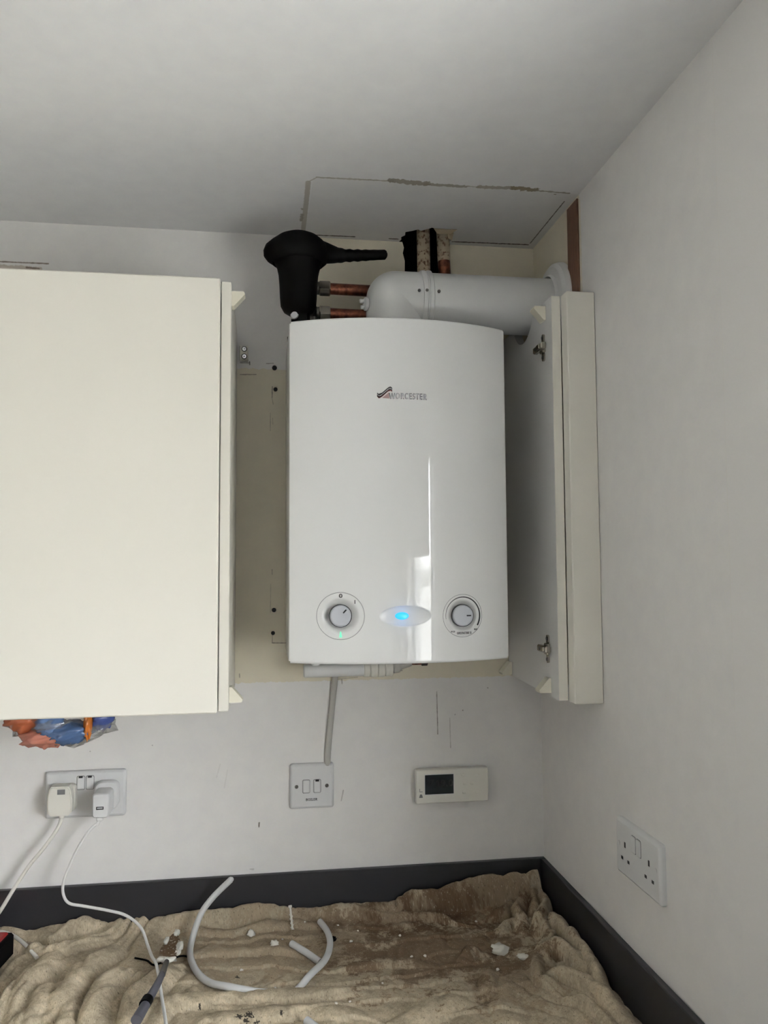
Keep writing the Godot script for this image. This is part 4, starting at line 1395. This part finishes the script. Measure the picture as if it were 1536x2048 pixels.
# ---------------------------------------------------------------- plug, charger, cables
func build_cords() -> void:
	# mains plug and its cord
	var p := thing("mains_plug", "cream mains plug with its cord in the left socket outlet", "plug", Vector3(-0.9330, 1.1640, 0.0096))
	var st := st_new()
	moulded(st, 0, 0, 0.048, 0.050, 0.010, [[0, 0.0], [0, 0.010], [0.001, 0.014]], func(v: Vector2, h: float) -> Vector3: return Vector3(v.x, v.y, h))
	# tapered cover
	var out := PackedVector2Array([Vector2(-0.0150, 0.0265), Vector2(0.0150, 0.0265), Vector2(0.0190, 0.0200), Vector2(0.0220, 0.0020), Vector2(0.0215, -0.0200), Vector2(0.0150, -0.0260), Vector2(-0.0150, -0.0260), Vector2(-0.0215, -0.0200), Vector2(-0.0220, 0.0020), Vector2(-0.0190, 0.0200)])
	plate(st, out, func(v: Vector2) -> Vector3: return Vector3(v.x, v.y, 0.0320), Vector3(0, 0, 1), 0.020)
	var grown := Geometry2D.offset_polygon(out, -0.002)
	plate(st, grown[0], func(v: Vector2) -> Vector3: return Vector3(v.x, v.y, 0.0345), Vector3(0, 0, 1), 0.003)
	obj("body", st, M["warm white plastic"], p)
	st = st_new()
	box(st, Vector3(0.0030, 0.0175, 0.0347), Vector3(0.0135, 0.0090, 0.0008), 0.0002)
	obj("rating_label", st, M["grey line"], p)
	st = st_new()
	rod(st, Vector3(0.002, -0.0245, 0.018), Vector3(0.0005, -0.0330, 0.0185), 0.0055, 12, 0.001)
	obj("cord_grip", st, M["warm white plastic"], p)
	st = st_new()
	var o := p.position
	var pth := []
	for v in [Vector3(-0.9325, 1.134, 0.0280), Vector3(-0.9345, 1.121, 0.030), Vector3(-0.9440, 1.103, 0.034), Vector3(-0.9640, 1.076, 0.036), Vector3(-0.9840, 1.0518, 0.036), Vector3(-1.0090, 1.0136, 0.036), Vector3(-1.0345, 0.9714, 0.036), Vector3(-1.0580, 0.945, 0.030), Vector3(-1.0680, 0.937, 0.022)]:
		pth.append(v - o)
	for v in [Vector2(-1.055, 0.022), Vector2(-1.030, 0.030), Vector2(-1.006, 0.042), Vector2(-0.978, 0.072), Vector2(-0.950, 0.105)]:
		pth.append(on_cloth(v.x, v.y, 0.002) - o)
	tube(st, smooth_path(pth, 8), 0.0034, 10)
	obj("cord", st, M["warm white plastic"], p)
	# usb charger
	var u := thing("usb_charger", "white USB wall charger in the right socket outlet", "charger", Vector3(-0.8550, 1.1640, 0.0096))
	st = st_new()
	moulded(st, 0.001, 0.002, 0.044, 0.052, 0.014, [[0, 0.0], [0, 0.016], [0.002, 0.0185]], func(v: Vector2, h: float) -> Vector3: return Vector3(v.x, v.y, h))
	moulded(st, -0.001, -0.004, 0.0310, 0.0450, 0.007, [[0, 0.016], [0.0005, 0.054], [0.0012, 0.0570], [0.0030, 0.0585]], func(v: Vector2, h: float) -> Vector3: return Vector3(v.x, v.y, h))
	obj("body", st, M["white plastic"], u)
	st = st_new()
	box(st, Vector3(-0.0020, -0.0080, 0.0586), Vector3(0.0130, 0.0052, 0.0008), 0.0002)
	obj("usb_port", st, M["black print"], u)
	st = st_new()
	box(st, Vector3(-0.0020, -0.0076, 0.0592), Vector3(0.0100, 0.0016, 0.0008), 0.0002)
	obj("contact_tongue", st, M["white plastic"], u)
	# its cable
	var c := thing("charging_cable", "thin white charging cable dropping from the charger across the dust sheet", "cable", Vector3(-0.8580, 1.1380, 0.056))
	o = c.position
	st = st_new()
	box(st, Vector3(-0.001, -0.003, 0), Vector3(0.0120, 0.0100, 0.0075), 0.002)
	rod(st, Vector3(-0.002, -0.007, 0), Vector3(-0.006, -0.016, 0.0), 0.0030, 12, 0.0006)
	obj("connector", st, M["white cable"], c)
	pth = []
	for v in [Vector3(-0.8630, 1.1260, 0.056), Vector3(-0.8750, 1.1161, 0.060), Vector3(-0.8919, 1.0905, 0.060), Vector3(-0.9085, 1.0563, 0.060), Vector3(-0.9191, 1.0263, 0.060), Vector3(-0.9186, 1.0045, 0.060), Vector3(-0.9085, 0.9895, 0.060), Vector3(-0.8840, 0.9830, 0.060), Vector3(-0.8420, 0.9735, 0.062), Vector3(-0.8090, 0.9640, 0.066), Vector3(-0.7800, 0.9490, 0.085)]:
		pth.append(v - o)
	for v in [Vector2(-0.7620, 0.125), Vector2(-0.7500, 0.165), Vector2(-0.7340, 0.227), Vector2(-0.7160, 0.307), Vector2(-0.7000, 0.3885), Vector2(-0.690, 0.46)]:
		pth.append(Vector3(v.x, maxf(cloth_h(v.x, v.y) + 0.003, 0.934), v.y) - o)
	st = st_new()
	tube(st, smooth_path(pth, 8), 0.0026, 10)
	obj("lead", st, M["white cable"], c)

# ---------------------------------------------------------------- dust sheet
func build_cloth() -> void:
	for f in ROLLS:
		var rc := Rect2(f[0][0], Vector2.ZERO)
		for v2 in f[0]:
			rc = rc.expand(v2)
		roll_box.append(rc.grow(f[1]))
	var x0 := -1.36
	var x1 := -0.0135
	var z0 := 0.0135
	var z1 := 0.61
	var nx := 640
	var nz := 290
	var st := st_new()
	st.set_smooth_group(0)
	for j in nz + 1:
		var z := lerpf(z0, z1, float(j) / nz)
		for i in nx + 1:
			var x := lerpf(x0, x1, float(i) / nx)
			st.set_uv(Vector2(float(i) / nx, float(j) / nz))
			var y := cloth_h(x, z)
			# folds lean towards the room
			var f := cloth_fold(x, z)
			st.add_vertex(Vector3(minf(x - 0.22 * f, x1), y, maxf(z + 0.30 * f, z0)))
	for j in nz:
		for i in nx:
			var a := j * (nx + 1) + i
			st.add_index(a)
			st.add_index(a + 1)
			st.add_index(a + nx + 2)
			st.add_index(a)
			st.add_index(a + nx + 2)
			st.add_index(a + nx + 1)
	# picture: linen with weave, dirt and stains
	var w := 2000
	var h := 886
	var d := PackedByteArray()
	d.resize(w * h * 3)
	var spots := [[-0.5979, 0.3434, 0.007], [-0.5832, 0.343, 0.009], [-0.59, 0.352, 0.006], [-0.5499, 0.3645, 0.006], [-0.606, 0.2104, 0.006], [-0.573, 0.356, 0.005], [-0.66, 0.30, 0.004], [-0.61, 0.362, 0.005], [-0.535, 0.348, 0.004]]
	for y in h:
		var z := lerpf(z0, z1, float(y) / h)
		for x in w:
			var wx := lerpf(x0, x1, float(x) / w)
			var c := Color(0.70, 0.648, 0.555)
			var n := noise2.get_noise_2d(x * 1.1, y * 1.1)
			var f := noise2.get_noise_2d(x * 30.0, y * 12.0)
			var g := noise2.get_noise_2d(x * 6.0 + 300, y * 6.0)
			var weave := 0.5 + 0.5 * sin(x * 2.1 + f * 3.0) * sin(y * 2.1)
			var k := 1.0 + n * 0.14 + f * 0.12 + g * 0.10 + (weave - 0.5) * 0.05
			c = Color(c.r * k, c.g * k, c.b * k)
			# soaked brown patches with ragged, grainy outlines
			for sn in [[-0.255, 0.165, 0.20, 0.15, 0.62], [-0.13, 0.05, 0.17, 0.08, 0.45], [-0.50, 0.10, 0.22, 0.12, 0.28], [-0.30, 0.05, 0.20, 0.05, 0.40], [-0.17, 0.28, 0.10, 0.10, 0.30]]:
				var s := 1.0 - Vector2((wx - sn[0]) / sn[2], (z - sn[1]) / sn[3]).length() + n * 0.8 + g * 0.45 + f * 0.35
				if s > 0.0:
					c = c.lerp(Color(0.335, 0.265, 0.200), clampf(s * 1.5, 0, sn[4]))
			for sp in spots:
				var dd := Vector2(wx - sp[0], z - sp[1]).length()
				if dd < sp[2] * 1.5 and dd < sp[2] * (0.6 + 0.9 * noise2.get_noise_2d(x * 14.0, y * 14.0)):
					c = c.lerp(Color(0.16, 0.15, 0.14), 0.8)
			# scattered paint flecks and grit
			if noise.get_noise_2d(x * 23.0, y * 23.0) > 0.62:
				c = c.lerp(Color(0.80, 0.78, 0.72), 0.7)
			if noise.get_noise_2d(x * 19.0 + 900, y * 19.0) > 0.66:
				c = c.lerp(Color(0.20, 0.17, 0.14), 0.6)
			px(d, w, x, y, c)
	var m := picture_mat("linen", tex(d, w, h), 0.95)
	m.metallic_specular = 0.15
	var o := obj("dust_sheet", st, m)
	tag(o, "crumpled stained beige cotton dust sheet spread over the worktop", "dust sheet")

# ---------------------------------------------------------------- things lying on the sheet
func build_debris() -> void:
	# curved offcut of white hose
	var pts := [Vector3(-0.6240, 1.0080, 0.046), Vector3(-0.6282, 1.0048, 0.047), Vector3(-0.6571, 0.9796, 0.052), Vector3(-0.6780, 0.9540, 0.062)]
	for v in [Vector2(-0.6907, 0.0951), Vector2(-0.6873, 0.1524), Vector2(-0.6712, 0.2076), Vector2(-0.6486, 0.2441), Vector2(-0.6158, 0.2698), Vector2(-0.5688, 0.2750), Vector2(-0.5400, 0.2690), Vector2(-0.5130, 0.2600), Vector2(-0.4879, 0.2452), Vector2(-0.4598, 0.1979), Vector2(-0.4470, 0.1440), Vector2(-0.4475, 0.0937), Vector2(-0.4583, 0.0500)]:
		var ch := cloth_h(v.x, v.y)
		pts.append(Vector3(v.x, ch - 0.006 if v.x > -0.58 and v.x < -0.51 and v.y > 0.2 else maxf(ch + 0.004, 0.922), v.y))
	var st := st_new()
	tube(st, smooth_path(pts, 10), 0.0056, 14)
	tag(obj("hose_offcut", st, M["hose"]), "long curved offcut of white hose looping over the dust sheet", "hose")
	st = st_new()
	var a := on_cloth(-0.5143, 0.1293, 0.0060)
	var b := on_cloth(-0.4676, 0.1876, 0.0060)
	tube(st, [a, a.lerp(b, 0.5) + Vector3(0, 0.001, 0), b], 0.0058, 14)
	tag(obj("hose_offcut", st, M["hose"]), "short straight offcut of white hose inside the curved one", "hose")
	st = st_new()
	tube(st, smooth_path([on_cloth(-0.5003, 0.3752, 0.006), on_cloth(-0.4787, 0.405, 0.006), on_cloth(-0.452, 0.435, 0.006)], 6), 0.0060, 14)
	tag(obj("hose_offcut", st, M["hose"]), "offcut of white hose at the front edge of the picture", "hose")
	# twisted white wall plug
	var tw := thing("masonry_screw", "pale screw with twisted thread standing at the back of the dust sheet", "screw", on_cloth(-0.5100, 0.062, 0.002))
	st = st_new()
	var up := Vector3(-0.004, 0.034, -0.014)
	rod(st, Vector3.ZERO, up, 0.0020, 10)
	obj("shank", st, M["plaster"], tw)
	st = st_new()
	var bz := axis_to(up)
	var hel := []
	for i in 60:
		var t := i / 59.0
		hel.append(up * (t * 0.75) + bz * Vector3(cos(t * 24.0), 0, sin(t * 24.0)) * 0.0026)
	tube(st, hel, 0.0009, 6)
	obj("thread", st, M["plaster"], tw)
	st = st_new()
	rod(st, up, up * 1.12, 0.0036, 12, 0.0006)
	obj("head", st, M["plaster"], tw)
	# scraper
	var top := 0.0
	for k in 12:
		top = maxf(top, maxf(cloth_h(-0.712, 0.10 + k * 0.01), cloth_h(-0.728, 0.10 + k * 0.01)))
	var at := Vector3(-0.7200, top - 0.002, 0.150)
	var s := thing("scraper", "plaster-crusted scraper lying on the dust sheet beside the charging cable", "scraper", at)
	var dir := (Vector3(-0.7205, 0, 0.2270) - Vector3(-0.7190, 0, 0.1000)).normalized()
	s.basis = Basis(Vector3(dir.z, 0, -dir.x), Vector3.UP, dir).orthonormalized()
	st = st_new()
	plate(st, PackedVector2Array([Vector2(0.003, -0.052), Vector2(0.010, -0.030), Vector2(0.0175, 0.000), Vector2(0.017, 0.018), Vector2(0.010, 0.046), Vector2(0.003, 0.058), Vector2(-0.004, 0.058), Vector2(-0.012, 0.045), Vector2(-0.0165, 0.020), Vector2(-0.013, -0.012), Vector2(-0.004, -0.046)]), func(v: Vector2) -> Vector3: return Vector3(v.x, 0.004 + 0.002 * sin(v.y * 40), v.y), Vector3.UP, 0.005)
	obj("blade", st, M["rusty blade"], s)
	var rng := RandomNumberGenerator.new()
	rng.seed = 4
	for q in [[0.0155, 0.008, 0.005, 0.014], [0.014, 0.028, 0.004, 0.008], [0.002, 0.053, 0.012, 0.006], [-0.010, 0.050, 0.007, 0.006], [0.004, -0.046, 0.005, 0.008], [-0.010, -0.016, 0.004, 0.012]]:
		st = st_new()
		lump(st, Vector3(q[0], 0.0045, q[1]), Vector3(q[2], 0.0034, q[3]), rng.randi() % 90, 0.6, 14, 8)
		obj("plaster_crust", st, M["plaster"], s)
	st = st_new()
	tube(st, smooth_path([Vector3(0, 0.004, 0.055), Vector3(0, 0.007, 0.085), Vector3(0.0, 0.010, 0.115)], 5), func(t: float) -> Vector2: return Vector2(0.0040 + 0.0015 * t, 0.003 + 0.002 * t), 12)
	obj("tang", st, M["dull steel"], s)
	st = st_new()
	tube(st, smooth_path([Vector3(0, 0.010, 0.112), Vector3(-0.003, 0.012, 0.150), Vector3(-0.010, 0.012, 0.195), Vector3(-0.018, 0.012, 0.245)], 6), func(t: float) -> Vector2: return Vector2(0.0048 + 0.0034 * t, 0.0048 + 0.0024 * t), 14)
	obj("handle", st, M["handle grey"], s)
	st = st_new()
	tube(st, smooth_path([Vector3(-0.0105, 0.012, 0.190), Vector3(-0.013, 0.012, 0.206)], 6), 0.0084, 14)
	obj("grip_band", st, M["black plastic"], s)
	# dark wire under the scraper
	st = st_new()
	tube(st, smooth_path([on_cloth(-0.7820, 0.1354, 0.001), on_cloth(-0.7600, 0.150, 0.002), on_cloth(-0.7446, 0.1541, 0.003), on_cloth(-0.7078, 0.140, 0.003), on_cloth(-0.6912, 0.1371, 0.002)], 6), 0.0016, 8)
	tag(obj("wire_offcut", st, M["black plastic"]), "short dark wire poking out from under the scraper", "wire")
	# red tool box corner at the left edge
	var rb := thing("tool_case", "red and black tool case at the left edge of the dust sheet", "case", Vector3(-1.068, 0.925, 0.128))
	var rr := Basis(Vector3.UP, -0.12)
	st = st_new()
	box(st, Vector3(-0.012, 0.016, 0), Vector3(0.150, 0.034, 0.11), 0.006, rr)
	obj("body", st, M["red paint"], rb)
	st = st_new()
	box(st, rr * Vector3(0.066, 0.0, 0) + Vector3(-0.012, 0.010, 0), Vector3(0.026, 0.040, 0.116), 0.004, rr)
	obj("bumper", st, M["black plastic"], rb)
	# lumps and crumbs of plaster
	for q in [[-0.1538, 0.2027, 0.0125, 0.008, "largest white lump of plaster by the bunched corner of the sheet"], [-0.1213, 0.2284, 0.008, 0.004, "flat white plaster flake right of the largest lump"], [-0.5862, 0.0659, 0.0055, 0.006, "small pale plaster chip beside the curved hose's upper bend"], [-0.5441, 0.1268, 0.006, 0.005, "forked pale plaster chip left of the short straight hose"]]:
		st = st_new()
		lump(st, Vector3.ZERO, Vector3(q[2] * 1.15, q[3], q[2]), int(q[2] * 90000) % 97, 0.45, 14, 8)
		var o := tag(obj("plaster_lump", st, M["plaster"]), q[4], "plaster") as Node3D
		o.position = on_cloth(q[0], q[1], q[3] * 0.55)
	st = st_new()
	lump(st, Vector3.ZERO, Vector3(0.0055, 0.005, 0.0045), 8, 0.5, 12, 8)
	var bl := tag(obj("grit_lump", st, M["black plastic"]), "small black lump right of the curved hose", "grit") as Node3D
	bl.position = on_cloth(-0.4380, 0.1032, 0.003)
	var crumb := [[-0.5292, 0.0895, "tiny white crumb between the standing screw and the short straight hose"], [-0.4864, 0.048, "tiny white crumb at the sheet's back edge, right of the standing screw"], [-0.407, 0.1193, "tiny white crumb just right of the small black lump"],
		[-0.371, 0.2666, "tiny white crumb in front of the brown stain, nearest the curved hose"], [-0.3084, 0.1873, "left crumb of the close pair in the middle of the brown stain"], [-0.2852, 0.1911, "right crumb of the close pair in the middle of the brown stain"],
		[-0.4302, 0.3227, "right crumb of the pair in front of the curved hose"], [-0.4532, 0.3366, "left crumb of the pair in front of the curved hose"], [-0.1782, 0.2706, "tiny white crumb in front of the largest plaster lump"],
		[-0.1616, 0.0695, "tiny white crumb behind the largest plaster lump, near the sheet's corner"], [-0.3156, 0.1095, "tiny white crumb at the back of the brown stain"], [-0.425, 0.056, "tiny white crumb behind the right end of the curved hose"],
		[-0.545, 0.255, "tiny white crumb where the curved hose dips under the sheet"], [-0.60, 0.19, "tiny white crumb inside the left bend of the curved hose"], [-0.39, 0.08, "tiny white crumb at the back, between curved hose and brown stain"]]
	var proto: MeshInstance3D = null
	for i in crumb.size():
		var o2: MeshInstance3D
		if proto == null:
			st = st_new()
			lump(st, Vector3.ZERO, Vector3(0.0030, 0.0016, 0.0019), 17, 0.5, 9, 6)
			o2 = obj("plaster_crumb", st, M["plaster"])
			proto = o2
		else:
			o2 = proto.duplicate()
			o2.name = numbered("plaster_crumb")
			add_child(o2)
		tag(o2, crumb[i][2], "crumb", "plaster crumbs on the dust sheet")
		o2.position = on_cloth(crumb[i][0], crumb[i][1], 0.0012)
		o2.rotation.y = i * 1.7
		o2.scale = Vector3.ONE * (0.7 + 0.5 * fmod(i * 0.37, 1.0))
